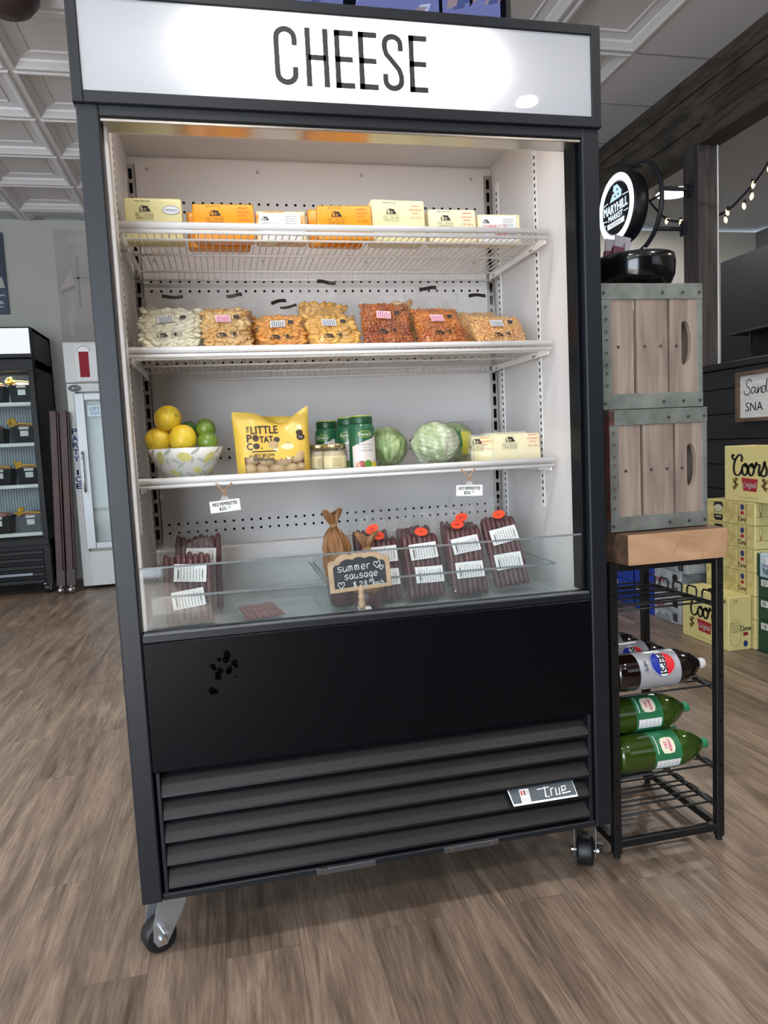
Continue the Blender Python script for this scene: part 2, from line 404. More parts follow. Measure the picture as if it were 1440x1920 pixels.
# storefront wall behind the camera with two window openings
m = MB()
fx = [(-4.0, -.35, .05, 3.1)]
darkw = mat('charcoal_wall', '#2a2b2f', .8)
m.box(XL, -4.0, YF-.2, YF, 0, CEIL, darkw).box(-.35, XR+.2, YF-.2, YF, 0, CEIL, darkw)
for x0, x1, z0, z1 in fx: m.box(x0, x1, YF-.2, YF, 0, z0, darkw).box(x0, x1, YF-.2, YF, z1, CEIL, darkw)
struct(m.build('wall_front'))
m = MB()
m.box(XL-.2, XL, YF, -4.2, 0, CEIL, wallw_m).box(XL-.2, XL, 1.2, YB, 0, CEIL, wallw_m).box(XL-.2, XL, -4.2, 1.2, 0, .6, wallw_m).box(XL-.2, XL, -4.2, 1.2, 3.0, CEIL, wallw_m)
struct(m.build('wall_left'))
# ceiling: pressed-metal style coffered tiles, then a plain border row along the beam wall
ceil_m = mat('white_ceiling_tile', '#e0e0e2', .5)
ceilp_m = mat('plain_ceiling_board', '#e4e5ea', .7)
m = MB()
TX, TY = .6325, .655; gx0 = -.85; gy0 = 3.25
nx0 = -7; nx1 = 6
for i in range(nx0, nx1):
    for j in range(-14, 5):
        x0 = gx0+i*TX; y0 = gy0+j*TY
        if x0+TX < XL or y0+TY < YF or y0 > YB-.2: continue
        lev = [(0, 0), (.012, 0), (.02, -.012), (.034, -.012), (.046, .0), (.07, .018), (.075, .03), (.135, .045), (.142, .036), (.15, .045)]
        vs = []; fs = []
        for a, dz in lev: vs += [(x0+a, y0+a, CEIL+dz), (x0+TX-a, y0+a, CEIL+dz), (x0+TX-a, y0+TY-a, CEIL+dz), (x0+a, y0+TY-a, CEIL+dz)]
        for L in range(len(lev)-1):
            for k in range(4): fs.append((L*4+(k+1) % 4, L*4+k, L*4+4+k, L*4+4+(k+1) % 4))
        e = (len(lev)-1)*4; fs.append((e+3, e+2, e+1, e)); m.add(vs, fs, ceil_m)
xe = gx0+nx1*TX
ye = gy0+4*TY+TY
m.box(xe, XR+.2, YF, YB, CEIL, CEIL+.02, ceilp_m).box(XL, xe, gy0+5*TY, YB, CEIL, CEIL+.02, ceilp_m) if gy0+5*TY < YB else m.box(xe, XR+.2, YF, YB, CEIL, CEIL+.02, ceilp_m)
for k in range(-14, 6):
    y = gy0+k*TY
    if y < YB: m.box(xe+.01, XR, y-.69*0-.004, y+.004, CEIL-.003, CEIL+.002, mat('grey_seam', '#8a8b90', .8))
m.box(XL-.2, 7.0, YF-.2, YB+.2, CEIL+.06, CEIL+.12, ceilp_m)
struct(m.build('ceiling'))
# recessed downlights
DL = emis('downlight_lens', '#fff6e8', 24)
dl0 = None
for i, (x, y) in enumerate(LAMPS):
    pos = (x, y, CEIL)
    if dl0 is None:
        dl0 = thing('ceiling_downlight', 'round recessed downlight in the coffered ceiling', 'light', pos, group='recessed ceiling downlights')
        MB().cyl((0, 0, -.012), (0, 0, -.006), .075, DL).build('lens', dl0)
        MB().lathe([(.078, -.008), (.10, -.008), (.10, 0), (.078, -.002)], WHITE).build('trim_ring', dl0)
    else: dup(dl0, pos)
# beam wall on the right: dark wood beam and posts over a black plank wall, back room behind
wood_m = mat('dark_stained_wood', '#39342f', .6)
noisy(wood_m, '#27231f', '#5a5249', 3.0, (4, .8, 5), 8, .2, .32, .72, 1.4)
wpost_m = mat('dark_post_wood', '#3a3634', .6); noisy(wpost_m, '#2b2828', '#504a47', 5, (6, 6, .5), 6, .15, .3, .75, .8)
blackwall_m = mat('black_plank_paint', '#1b1b1f', .5); noisy(blackwall_m, '#17171b', '#24242a', 3, (1, .5, 8), 5, .1)
m = MB()
R = random.Random(4)
rows = [(3.125, 3.25), (3.25, 3.375), (3.375, 3.475)]
for z0, z1 in rows:
    y = YF
    while y < YB:
        L = R.uniform(.9, 1.7); y1 = min(YB, y+L); d = R.uniform(0, .010)
        m.box(XR-d, XR+.16, y+.002, y1, z0+.0015, z1-.0015, wood_m, .002); y = y1
m.box(XR-.02, XR+.16, YF, YB, 3.475, CEIL, wood_m, .003)
struct(m.build('trim_1'))
m = MB(); m.box(XR-.012, XR+.135, 2.733, 2.90, 1.655, 3.125, wpost_m, .004)
struct(m.build('trim_2'))
struct(MB().box(XR-.012, XR+.135, 4.9, 5.07, 1.655, 3.125, wpost_m, .004).build('trim_4'))
m = MB()
z = 0
for k, h in enumerate([.165]*10):
    z1 = min(z+h, 1.61); y = YF
    m.box(XR, XR+.14, YF, YB, z+.002, z1-.002, blackwall_m, .003); z = z1
m.box(XR+.02, XR+.14, YF, YB, 0, 1.6, DARK)
m.box(XR-.015, XR+.15, YF, YB, 1.612, 1.655, blackwall_m, .004)
struct(m.build('wall_right'))
m = MB(); m.box(XR+.128, XR+.137, .2, 2.732, 1.655, 1.662, WHITE2).box(XR+.130, XR+.137, 2.726, 2.733, 1.655, 3.125, WHITE2)
struct(m.build('trim_3'))
m = MB(); gw = mat('back_room_grey', '#7d7b78', .8); m.box(6.8, 7.0, YF, YB, 0, CEIL, gw); struct(m.build('wall_back_room'))
bb = MB(); navy = mat('navy_board', '#0e1117', .6, spec=.3)
bb.box(-.0, .08, -3.4, 0, 0, 3.0, navy, .004)
o = bb.build('menu_wall_board'); o.location = (5.6, 5.28, 0); tag(o, 'tall dark navy board seen through the opening in the beam wall', 'board')
o = MB().box(0, .25, -1.0, 0, 0, .022, BLACK, .003).box(.02, .04, -.95, -.93, -.12, 0, BLACK).box(.02, .04, -.3, -.28, -.12, 0, BLACK).build('wall_shelf')
o.location = (5.35, 4.84, 2.16); tag(o, 'thin black shelf mounted on the navy board', 'shelf')
m = thing('back_counter', 'black counter standing in the back room below the navy board', 'counter', (4.6, 3.4, 0))
MB().box(-.3, .3, -1.4, 1.4, 0, 1.72, BLACK, .005).build('cabinet', m); MB().box(-.33, .33, -1.43, 1.43, 1.72, 1.76, mat('counter_top', '#3b3c40', .3), .004).build('countertop', m)
for k, (y, s) in enumerate(((2.98, .05), (2.84, .045))):
    o = MB().lathe([(0, 0), (s*.6, 0), (s, s*.8), (s*.96, s*1.6), (s*.9, s*1.6), (0, s*.3)], WHITE2).build('white_bowl')
    o.location = (4.42, y, 1.762); tag(o, ['small white bowl on the back counter, further from the post' if k else 'small white bowl on the back counter, nearer the post'][0], 'bowl', 'white bowls on the back counter')
# ------------------------------------------------------------------ the open refrigerated display case
CW = 1.222
case = thing('display_case', 'tall black open-front refrigerated display case with a lit CHEESE sign and casters', 'display case', (0, 0, 0))
m = MB()
cwid = .047
for x0, x1 in ((0, cwid), (CW-cwid, CW)): m.box(x0, x1, 0, .05, .171, 1.985, BLACK, .004, 2)
m.box(0, .018, .045, .76, .171, 2.15, BLACK).box(CW-.018, CW, .045, .76, .171, 2.15, BLACK)
m.box(0, CW, .72, .76, .171, 2.15, BLACK).box(0, CW, 0.06, .76, .171, .185, BLACK)
m.box(-.003, CW+.003, .02, .76, 2.15, 2.20, BLACK)
m.box(cwid-.002, CW-cwid+.002, .0, .05, 1.957, 1.985, BLACK, .003)      # fascia above the opening
m.box(cwid-.002, CW-cwid+.002, .004, .05, .795, .817, BLACK, .004)      # sill rail
m.box(cwid-.005, CW-cwid+.005, .05, .06, .171, .80, DARK)
m.box(cwid, CW-cwid, .004, .05, .171, .188, BLACK, .003)
m.build('body', case)
m = MB(); m.box(cwid, CW-cwid, .002, .022, .488, .796, BLACK2, .002); m.build('front_panel', case)
m = MB()    # dark reveal strips and bright sill bead
m.box(cwid, cwid+.010, .03, .055, .817, 1.957, WHITE2, .003); m.box(CW-cwid-.012, CW-cwid, .02, .075, .817, 1.957, BLACK2, .002)
m.box(cwid, CW-cwid, .006, .06, 1.950, 1.957, STEEL, .001)
m.box(cwid+.004, CW-cwid-.004, .001, .012, .813, .820, mat('grey_trim', '#4a4d52', .35), .002)
m.build('opening_trim', case)
# white liner
m = MB()
m.box(.018, .032, .06, .69, .77, 2.15, WHITE); m.box(CW-.032, CW-.018, .06, .69, .77, 2.15, WHITE)
m.box(.03, CW-.03, .66, .70, .77, 2.15, WHITE)
m.box(.03, CW-.03, .06, .66, 2.128, 2.145, WHITE)
m.box(.03, CW-.03, .06, .66, .765, .778, mat('grey_deck', '#b9bbbe', .35))
m.box(.03, CW-.03, .058, .085, 1.957, 1.972, WHITE, .002)
m.box(.03, CW-.03, .058, .068, 1.957, 2.13, WHITE)
m.box(.03, .046, .055, .10, .80, 1.96, WHITE2, .004, 2); m.box(CW-.034, CW-.030, .085, .30, .80, 2.128, WHITE)
m.box(.03, CW-.03, .60, .66, .775, .935, WHITE, .006)
m.build('liner', case)
# back panel with rows of round holes
m = MB(); m.box(.055, CW-.055, .652, .661, .935, 2.12, WHITE)
hr = .0042
for zr in (1.993, 1.965, 1.757, 1.728, 1.507, 1.479, 1.237, 1.210, 1.008, .981):
    for k in range(38):
        m.disc(hr, hr, DARK, FR(.077+k*.02845, .652, zr), .0006, n=10)
for x in (.09, .42, .75, 1.12):
    for zz in (2.09, 1.82): m.disc(.006, .006, mat('grey_rivet', '#a7a3a2', .4), FR(x, .652, zz), .0008, n=12)
m.build('back_panel', case)
def upright(x0, x1, name='shelf_upright'):
    m = MB(); m.box(x0, x1, .645, .656, .95, 2.10, STEEL)
    z = .965
    while z < 2.08: m.box((x0+x1)/2-.005, (x0+x1)/2+.005, .6435, .6452, z, z+.030, DARK); z += .042
    m.build(name, case)
upright(.030, .052); upright(CW-.058, CW-.036)
for xs, dx in ((CW-.0335, -1), (.0335, 1)):
    for yy in (.305, .60):
        m = MB(); z0 = 1.02 if yy < .5 else .96
        m.box(xs-.0015, xs+.0015, yy-.012, yy+.012, z0, 2.12 if yy < .5 else 2.06, WHITE2)
        z = z0+.01
        while z < 2.04:
            m.box(xs+dx*.0016-.0004, xs+dx*.0016+.0004, yy-.0035, yy+.0035, z, z+.009, DARK); z += .0195
        m.build('side_strip', case)
# interior lamp tube behind the lip
m = MB(); m.cyl((.10, .105, 2.10), (1.12, .105, 2.10), .009, emis('led_tube', '#fff4ea', 3)); m.box(.08, 1.14, .10, .112, 2.108, 2.128, WHITE); m.build('interior_lamp', case)
# wire shelves
def shelf(zt, x0=.047, x1=1.172, y0=.195, y1=.625):
    m = MB(); zg = zt-.016; r = .003
    m.tube([(x0, y0, zt-.007), (x1, y0, zt-.007)], .0082, WHITE2, 10)
    m.tube([(x0, y0+.002, zt-.021), (x1, y0+.002, zt-.0225)], .0055, WHITE2, 8)
    m.build('front_rail', sh)
    m = MB()
    n = 62
    for k in range(n+1):
        x = x0+.006+(x1-x0-.012)*k/n
        m.tube([(x, y0+.001, zt-.006), (x, y0+.004, zt-.018), (x, y0+.012, zg), (x, y1, zg), (x, y1+.004, zg-.006), (x, y1+.004, zg-.024)], .0016, WHITE2, 5)
    for yy, dz in ((y0+.075, -.0045), (y0+.225, -.0045), (y1-.02, -.0045), (y1+.004, -.024)):
        m.tube([(x0, yy, zg+dz), (x1, yy, zg+dz)], .0032, WHITE2, 8)
    m.build('wire_grid', sh)
    for sx in (x0+.004, x1-.004):
        m = MB(); m.box(sx-.0025, sx+.0025, y0+.01, y1+.01, zg-.022, zg-.004, WHITE2, .001)
        m.build('side_bar', sh)
        d = .012 if sx > .6 else -.012
        for yy in (.305, .60):
            m = MB(); m.box(min(sx, sx+d), max(sx, sx+d), yy-.006, yy+.006, zg-.026, zg-.010, STEEL, .002); m.box(sx-.004, sx+.004, yy-.02, yy+.004, zg-.019, zg-.012, STEEL, .002); m.build('shelf_clip', sh)
for nm, zt in (('wire_shelf', 1.797), ('wire_shelf', 1.495), ('wire_shelf', 1.169)):
    sh = bpy.data.objects.new(nm, None); COL.objects.link(sh); sh.parent = case; sh.empty_display_size = .05
    shelf(zt)
SH1, SH2, SH3 = 1.797-.016+.0026, 1.495-.016+.0026, 1.169-.016+.0026     # wire tops
# clear front guard
m = MB(); m.box(cwid+.004, CW-cwid+.018, .026, .032, .817, .968, ACRYL); m.box(cwid+.004, CW-cwid+.018, .0255, .0325, .9655, .9695, ACEDGE); m.build('front_guard', case)
# lit header
hd = bpy.data.objects.new('header', None); COL.objects.link(hd); hd.parent = case; hd.empty_display_size = .05
m = MB(); hx0, hx1, hz0, hz1, hy = -.004, CW+.004, 1.981, 2.2215, -.009
px0, px1, pz0, pz1 = .019, 1.2005, 2.007, 2.197
m.box(hx0, px0, hy, .11, hz0, hz1, BLACK, .002).box(px1, hx1, hy, .11, hz0, hz1, BLACK, .002)
m.box(px0-.001, px1+.001, hy, .11, hz0, pz0, BLACK, .002).box(px0-.001, px1+.001, hy, .11, pz1, hz1, BLACK, .002)
m.box(hx0+.002, hx1-.002, .105, .115, hz0+.002, hz1-.002, WHITE)
m.build('header_frame', hd)
pm = mat('backlit_acrylic', '#d6d8df', .35, coat=.6); bsdf(pm).inputs['Coat Roughness'].default_value = .015
nt = pm.node_tree; tb = nt.nodes.new('ShaderNodeBsdfTranslucent'); tb.inputs[0].default_value = (.95, .96, .98, 1)
mxs = nt.nodes.new('ShaderNodeMixShader'); mxs.inputs[0].default_value = .45
lk(pm, bsdf(pm).outputs[0], mxs.inputs[1]); lk(pm, tb.outputs[0], mxs.inputs[2]); lk(pm, mxs.outputs[0], nt.nodes['Material Output'].inputs[0])
m = MB(); M_ = FR((px0+px1)/2, -.004, (pz0+pz1)/2); m.quad(px1-px0+.004, pz1-pz0+.004, pm, M_, 0); sp = m.build('sign_panel', hd)
area('sign_tube_light', (.60, .036, 2.112), (-PI/2, 0, 0), .64, .015, 4.4, (1, .99, .97))
# condensed black lettering C H E E S E
m = MB(); LK = mat('sign_letter_black', '#26272b', .5)
MF = FR(0, -.0045, 0)
lh, sw = .126, .0125
def L_(x, w, lines, z, sm=False): m.strokes([[(x+p[0]*w, z+p[1]*lh) for p in ln] for ln in lines], sw, LK, MF, sm=sm, n=6)
def arc(cx, cy, rx, ry, a0, a1, n=9): return [(cx+rx*math.cos(math.radians(a0+(a1-a0)*k/n)), cy+ry*math.sin(math.radians(a0+(a1-a0)*k/n))) for k in range(n+1)]
z0 = 2.0405
hx = sw/2/.05; hz = sw/2/lh
ctop = arc(.5, .80, .5-hx*.9, .2-hz, 0, 180); cbot = arc(.5, .2, .5-hx*.9, .2-hz, 180, 360)
wC = .052
xs = [.4285, .4985, .5655, .6205, .676, .7395]
L_(xs[0], wC, [[(ctop[0][0], .68)]+ctop+cbot+[(cbot[-1][0], .32)]], z0)
L_(xs[1], .053, [[(.12, 0), (.12, 1)], [(.88, 0), (.88, 1)], [(.12, .5), (.88, .5)]], z0)
for x in (xs[2], xs[3], xs[5]): L_(x, .044, [[(.14, 0), (.14, 1)], [(0, 1-hz), (1, 1-hz)], [(0, .5), (.95, .5)], [(0, hz), (1, hz)]], z0)
stop = arc(.5, .82, .5-hx, .18-hz, 0, 180); sbot = arc(.5, .18, .5-hx, .18-hz, 180, 360)
L_(xs[4], .05, [[(stop[0][0], .70)]+stop+[(stop[-1][0], .74), (.2, .64), (.5, .51), (.78, .38), (sbot[-1][0], .27)]+sbot[::-1]+[(sbot[0][0], .30)]], z0)
m.build('sign_lettering', sp)
# louvered grille
gr = bpy.data.objects.new('grille', None); COL.objects.link(gr); gr.parent = case; gr.empty_display_size = .05
for a in (cwid+.006, CW-cwid-.016): MB().box(a, a+.010, .004, .05, .186, .486, BLACK, .002).build('grille_end', gr)
lz = [.425, .369, .3125, .256, .199]
for zb in lz:
    prof = [(.003, 0), (.0, .003), (.001, .008), (.012, .022), (.026, .038), (.040, .052), (.044, .052), (.03, .034), (.016, .018), (.008, .002)]
    a, b = cwid+.017, CW-cwid-.017; n = len(prof)
    vs = [(a, y, zb+z) for y, z in prof]+[(b, y, zb+z) for y, z in prof]
    fs = [(k, (k+1) % n, n+(k+1) % n, n+k) for k in range(n)]+[tuple(range(n-1, -1, -1)), tuple(range(n, 2*n))]
    MB().add(vs, fs, LOUV, False).build('louver', gr)
# maker's plate on a louver
pl = MB(); sl = fmat((1.022, .0035, .2905), (1, 0, 0), (0, .72, .95))
pw, ph = .19, .046
slate = mat('slate_plate', '#4c555c', .4); silv = mat('silver_print', '#dfe2e4', .3, .3)
pl.prism([(-pw/2, ph/2), (pw/2-.004, ph/2), (pw/2, -ph/2), (-pw/2+.008, -ph/2)][::-1], .002, silv, sl)
pl.flat([(-pw/2+.003, ph/2-.001), (pw/2-.006, ph/2-.002), (pw/2-.003, -ph/2+.005), (-pw/2+.010, -ph/2+.005)][::-1], slate, sl, .0026)
pl.quad(.026, .034, silv, sl, .003, -.050, -.001)
for k, c in enumerate((REDINK, mat('maroon_print', '#7b2436', .5), mat('pale_print', '#b9bcc0', .5))): pl.quad(.005, .012, c, sl, .0034, -.058+k*.008, .006)
for k in range(3): pl.quad(.0035, .010, mat('pale_print'), sl, .0034, -.058+k*.008, -.009)
T = [[(-.014, .009), (.020, .011)], [(.008, .014), (.006, -.012), (.016, -.012)], [(.022, -.012), (.024, .006), (.032, .007)],
     [(.038, .006), (.036, -.011), (.046, -.011), (.048, .006)], [(.0545, -.003), (.065, -.001), (.066, .008), (.056, .008), (.054, -.010), (.078, -.008)]]
pl.strokes(T, .0028, silv, sl, .0036, sm=False)
pl.build('name_plate', case)
for x in (.49, .82):
    m = MB(); m.box(x-.075, x+.075, -.001, .006, .171, .186, mat('grey_clip_metal', '#6d7076', .3, .8), .001); m.box(x-.055, x-.052, -.003, .0, .173, .188, STEEL); m.box(x+.052, x+.055, -.003, .0, .173, .188, STEEL); m.build('bottom_clip', case)
# smudge on the front panel
m = MB(); sm_ = mat('dark_smudge', '#020304', .7, spec=.02); Rg = random.Random(3)
for k in range(16):
    cx, cz, r = .215+Rg.gauss(0, .02), .715+Rg.gauss(0, .022), Rg.uniform(.003, .009)
    m.disc(r*Rg.uniform(.6, 1.3), r, sm_, FR(cx, .002, cz, Rg.random()*3), .0003, n=10)
m.build('smudge', case)
def caster(cx, cy, yaw, brake=True, bs=1):
    c = bpy.data.objects.new('caster', None); COL.objects.link(c); c.parent = case; c.location = (cx, cy, 0); c.rotation_euler = (0, 0, yaw); c.empty_display_size = .03
    m = MB(); m.lathe([(0, .171), (.04, .171), (.042, .163), (.036, .158), (.034, .150), (.026, .146), (0, .146)], ZINC, 24); m.box(-.05, .05, -.045, .045, .163, .171, ZINC, .002); m.build('swivel_plate', c)
    off = .034; R_ = .040
    m = MB()
    for sx in (-1, 1):
        p = [(-.040, .148), (.034, .148), (off+.020, .085), (off+.022, .044), (off+.012, .024), (off-.010, .024), (off-.024, .046), (-.026, .105)]
        Mx = fmat((sx*.029-.0015, 0, 0), (0, -1, 0), (0, 0, 1))
        m.prism([(a, b) for a, b in p], .003, ZINC, fmat((sx*.029+.0015, 0, 0), (0, -1, 0), (0, 0, 1)))
    m.box(-.0305, .0305, -.030, .022, .145, .149, ZINC, .001)
    m.build('fork', c)
    m = MB(); prof = [(.012, -.023), (.032, -.023), (.038, -.021), (R_, -.015), (R_, .015), (.038, .021), (.032, .023), (.012, .023)]
    m.lathe(prof, RUBBER, 32, fmat((0, -off, R_), (0, 0, 1), (0, 1, 0))); m.lathe([(0, -.0245), (.022, -.0245), (.022, .0245), (0, .0245)], mat('dark_hub', '#26272b', .35), 24, fmat((0, -off, R_), (0, 0, 1), (0, 1, 0))); m.build('wheel', c)
    m = MB(); m.cyl((-.034, -off, R_), (.034, -off, R_), .006, CHROME, n=12)
    for sx in (-1, 1): m.cyl((sx*.030, -off, R_), (sx*.038, -off, R_), .0095, CHROME, n=6)
    m.build('axle', c)
    if brake:
        m = MB(); m.box(min(bs*.026, bs*.056), max(bs*.026, bs*.056), -off-.004, -off+.01, R_+.026, R_+.031, CHROME, .002); m.build('brake_lever', c)
caster(.052, .10, math.radians(-66)); caster(CW-.040, .082, 2.67, True, -1); caster(.075, .66, .3, False); caster(CW-.07, .66, -.4, False)
# clear acrylic bins on the deck
def bin_(x0, x1, y0, y1, z0, h, label):
    t = thing('acrylic_bin', label, 'bin', ((x0+x1)/2, y0, z0), group=None)
    w = (x1-x0)/2; d = y1-y0; k = .0035
    MB().box(-w, w, 0, k, .001, h, ACRYL).box(-w, w, -.0006, k+.0006, h-.004, h+.001, ACEDGE).box(-w, w, -.0006, k, .0, .004, ACEDGE).build('front_wall', t)
    for sx in (-w, w-k):
        MB().box(sx, sx+k, k, d, .001, h, ACRYL).box(sx-.0004, sx+k+.0004, k, d, h-.003, h+.001, ACEDGE).build('side_wall', t)
    MB().box(-w, w, d-k, d, .001, h+.02, ACRYL).box(-w, w, d-k-.0005, d+.0005, h+.017, h+.021, ACEDGE).build('back_wall', t)
    MB().box(-w, w, 0, d, -.0, .003, ACRYL).build('base', t)
DK = .778
bin_(.062, .493, .10, .46, DK+.001, .105, 'clear acrylic bin on the left half of the case deck')
bin_(.500, 1.125, .10, .46, DK+.001, .105, 'clear acrylic bin on the right half of the case deck')
# ------------------------------------------------------------------ shared package artwork
def barn(mb, M, w, cx, cy, ink=INK, paper=None):
    """little farm-building mark above the creamery name"""
    P = lambda pts: [(cx+x*w, cy+y*w) for x, y in pts]
    mb.flat(P([(-.22, .18), (.26, .12), (.52, -.30), (.20, -.30), (.20, -.06), (-.02, .0), (-.02, -.30), (-.12, -.30), (-.12, .04)]), ink, M, .0012)
    mb.strokes([P([(-.46, -.06), (-.24, .20), (.28, .13), (.54, -.30)]), P([(-.44, -.06), (-.44, -.30), (.54, -.30)]), P([(-.12, .04), (-.44, -.08)]), P([(.30, .12), (.30, .26)])], w*.035, ink, M, .0013, sm=False)
    mb.flat(P([(-.44, -.30), (-.36, -.08), (-.28, -.30)]), ink, M, .0012)
    for k in range(2): mb.flat(P([(.04+k*.09, -.30), (.10+k*.09, -.30), (.09+k*.09, -.12), (.05+k*.09, -.10)]), ink, M, .0012)
def millbank(mb, M, w, cx, cy, ink=INK):
    barn(mb, M, w*.62, cx, cy+w*.30, ink)
    mb.strokes([[(cx-w*.5, cy+w*.02), (cx+w*.5, cy+w*.02)], [(cx-w*.5, cy-w*.34), (cx+w*.5, cy-w*.34)]], w*.012, ink, M, .0013, sm=False)
    for k, ch in enumerate('MILLBANK'): mb.text(ch, M, w*.12, ink, w=w*(.035 if ch in 'IL' else .075), cx=cx-w*.46+k*w*.131, cy=cy-w*.10, off=.0013)
    mb.text('CHEESE & BUTTER', M, w*.07, ink, w=w*.94, cx=cx, cy=cy-w*.24, off=.0013)
def red_print(mb, M, w, cx, cy, t='CHEDDAR', ink=REDINK):
    mb.text(t, M, w*.16, ink, w=w, cx=cx, cy=cy, off=.0013)
    dashes(mb, M @ Matrix.Translation((cx, cy+w*.32, 0)), w*.8, w*.1, 1, ink, 3, th=w*.06)
    dashes(mb, M @ Matrix.Translation((cx, cy-w*.28, 0)), w*.7, w*.1, 1, ink, 5, th=w*.05)
    mb.text('2.00', M, w*.15, ink, cx=cx-w*.3, cy=cy-w*.62, off=.0013); mb.text('500 g', M, w*.15, ink, cx=cx+w*.26, cy=cy-w*.62, off=.0013)
def bar_label(mb, M, w, h, seed, paper=PAPER, dark=GREYINK):
    mb.quad(w, h, paper, M, .0008)
    dashes(mb, M @ Matrix.Translation((-w*.18, 0, 0)), w*.5, h*.85, 9, dark, seed, th=h*.03)
    R = random.Random(seed)
    for k in range(9): mb.quad(w*.008*R.choice((1, 2)), h*.5, INK, M, .0014, w*.20+k*w*.022, 0)
# ------------------------------------------------------------------ top shelf: wrapped blocks of cheese
CH = {}
def cheese_mat(n, a, b):
    if n not in CH:
        m = mat(n, a, .32, coat=.25); noisy(m, a, b, 9, bump=.05, bscale=40); CH[n] = m
    return CH[n]
PALE = cheese_mat('pale_cheese', '#e2d999', '#e9e1ab'); CREAM = cheese_mat('cream_cheese', '#efe4ab', '#f4ecbd')
ORNG = cheese_mat('orange_cheese', '#f2970f', '#f8a626'); WHT = cheese_mat('white_cheese', '#ece0b4', '#f3e9c4')
MARB = mat('marbled_cheese', '#e8cf92', .35); noisy(MARB, '#d89c4a', '#f1e6be', 30, lo=.4, hi=.6, bump=.1)
def cheese(label, x, y, w, h, d, m, kind, yaw=0, lean=0, z=SH1, group=None, cat='cheese', art=True, red='CHEDDAR'):
    t = thing('cheese_block', label, cat, (x, y, z+.001), (0, 0, yaw), group)
    b = bmesh.new(); bmesh.ops.create_cube(b, size=1)
    for v in b.verts: v.co = Vector((v.co.x*w, (v.co.y+.5)*d, (v.co.z+.5)*h))
    bmesh.ops.bevel(b, geom=b.edges[:], offset=.007, segments=3, affect='EDGES', profile=.6)
    mb = MB(); mb.bm(b, m, True); mb.build('cheese', t)
    # clear wrap: end fins of the vacuum pouch
    mb = MB()
    for sx in (-1, 1):
        vs = []; 
        for k in range(9):
            zz = h*(k/8); vs += [(sx*(w/2-.001), d*.45, zz), (sx*(w/2+.007+.004*math.sin(k*2.3+x*40)), d*.5+.006*math.sin(k*1.7+x*30), zz+.002*math.sin(k*3))]
        mb.add(vs, [(2*k, 2*k+1, 2*k+3, 2*k+2) for k in range(8)], FILM2)
    vs = []
    for k in range(11):
        xx = -w/2+w*k/10; vs += [(xx, d*.45, h-.001), (xx, d*.5+.004*math.sin(k*1.9), h+.004+.003*math.sin(k*2.7+x*9))]
    mb.add(vs, [(2*k, 2*k+1, 2*k+3, 2*k+2) for k in range(10)], FILM2)
    mb.build('plastic_wrap', t)
    if not art: return settle(t, lean)
    M = FR(0, 0, h/2); mb = MB()
    if kind == 'oval':
        millbank(mb, M, .046, -.022, h*.14); dashes(mb, M @ Matrix.Translation((-.02, h*.42, 0)), .05, .004, 1, INK, 2, th=.0014); mb.build('creamery_print', t); mb = MB()
        mb.disc(.0215, .0115, PAPER, M, .0012, .045, h*.22); mb.ring(.0215, .0115, .001, mat('blue_ink', '#5573a8', .5), M, .0015, .045, h*.22); mb.text('PARMESAN', M, .0055, mat('blue_ink'), w=.032, cx=.045, cy=h*.22, off=.0018)
    elif kind == 'print':
        millbank(mb, M, .046, -.022, h*.12); dashes(mb, M @ Matrix.Translation((-.02, h*.42, 0)), .05, .004, 1, INK, 2, th=.0014); mb.build('creamery_print', t); mb = MB()
        red_print(mb, M, .034, w*.5-.028, h*.27, red)
    elif kind == 'label':
        lw, lhh = w*.82, h*.86; Ml = FR(-w*.02, -.0004, h*.50)
        mb.quad(lw, lhh, PAPER, Ml, .0008); barn(mb, Ml, .020, -lw*.36, lhh*.30)
        mb.text('Millbank', Ml, .007, REDINK if red else GREYINK, w=.04, cx=-lw*.25, cy=lhh*.10)
        if red: mb.text('RACLETTE', Ml, .006, REDINK, w=.05, cx=-lw*.02, cy=lhh*.12); mb.quad(lw*.34, lhh*.2, REDINK, Ml, .0010, lw*.04, -lhh*.13)
        dashes(mb, Ml @ Matrix.Translation((lw*.28, lhh*.24, 0)), lw*.3, lhh*.34, 5, GREYINK, 8, th=.0012)
        mb.quad(lw*.62, .007, INK, Ml, .0012, -lw*.08, -lhh*.28)
        for k in range(8): mb.quad(.0016, .012, INK, Ml, .0012, lw*.30+k*.003, -lhh*.28)
    mb.build('printed_label', t)
    return settle(t, lean)
G1 = 'wrapped cheese blocks on the top shelf'
cheese('large pale yellow cheese block with oval label, at left end of top shelf', .122, .315, .145, .112, .06, PALE, 'oval', 0, .05, group=G1)
cheese('orange cheese block with red print, beside the pale oval-label block', .300, .300, .160, .098, .05, ORNG, 'print', -.04, .10, group=G1)
cheese('plain orange cheese block tucked behind the left orange block with red print', .288, .375, .168, .098, .045, ORNG, 'print', .03, .08, group=G1, art=False)
cheese('golden marbled cheese block under a big white label, between the orange blocks', .452, .31, .135, .086, .05, MARB, 'label', -.02, .12, group=G1, red=None)
cheese('front orange cheese block right of the marbled block, leaning in its pair', .622, .285, .150, .098, .028, ORNG, 'print', -.06, .14, group=G1)
cheese('rear orange cheese block standing behind the front one of the right pair', .606, .345, .150, .104, .03, ORNG, 'print', .04, .12, group=G1, art=False)
cheese('tallest cream cheese block with red print, right of the orange pair', .778, .30, .155, .118, .065, CREAM, 'print', .04, .06, group=G1, red='EDAM')
cheese('cream cheese block with red print, right of the tallest block', .936, .30, .140, .098, .05, WHT, 'print', -.03, .12, group=G1, red='MOZZARELLA')
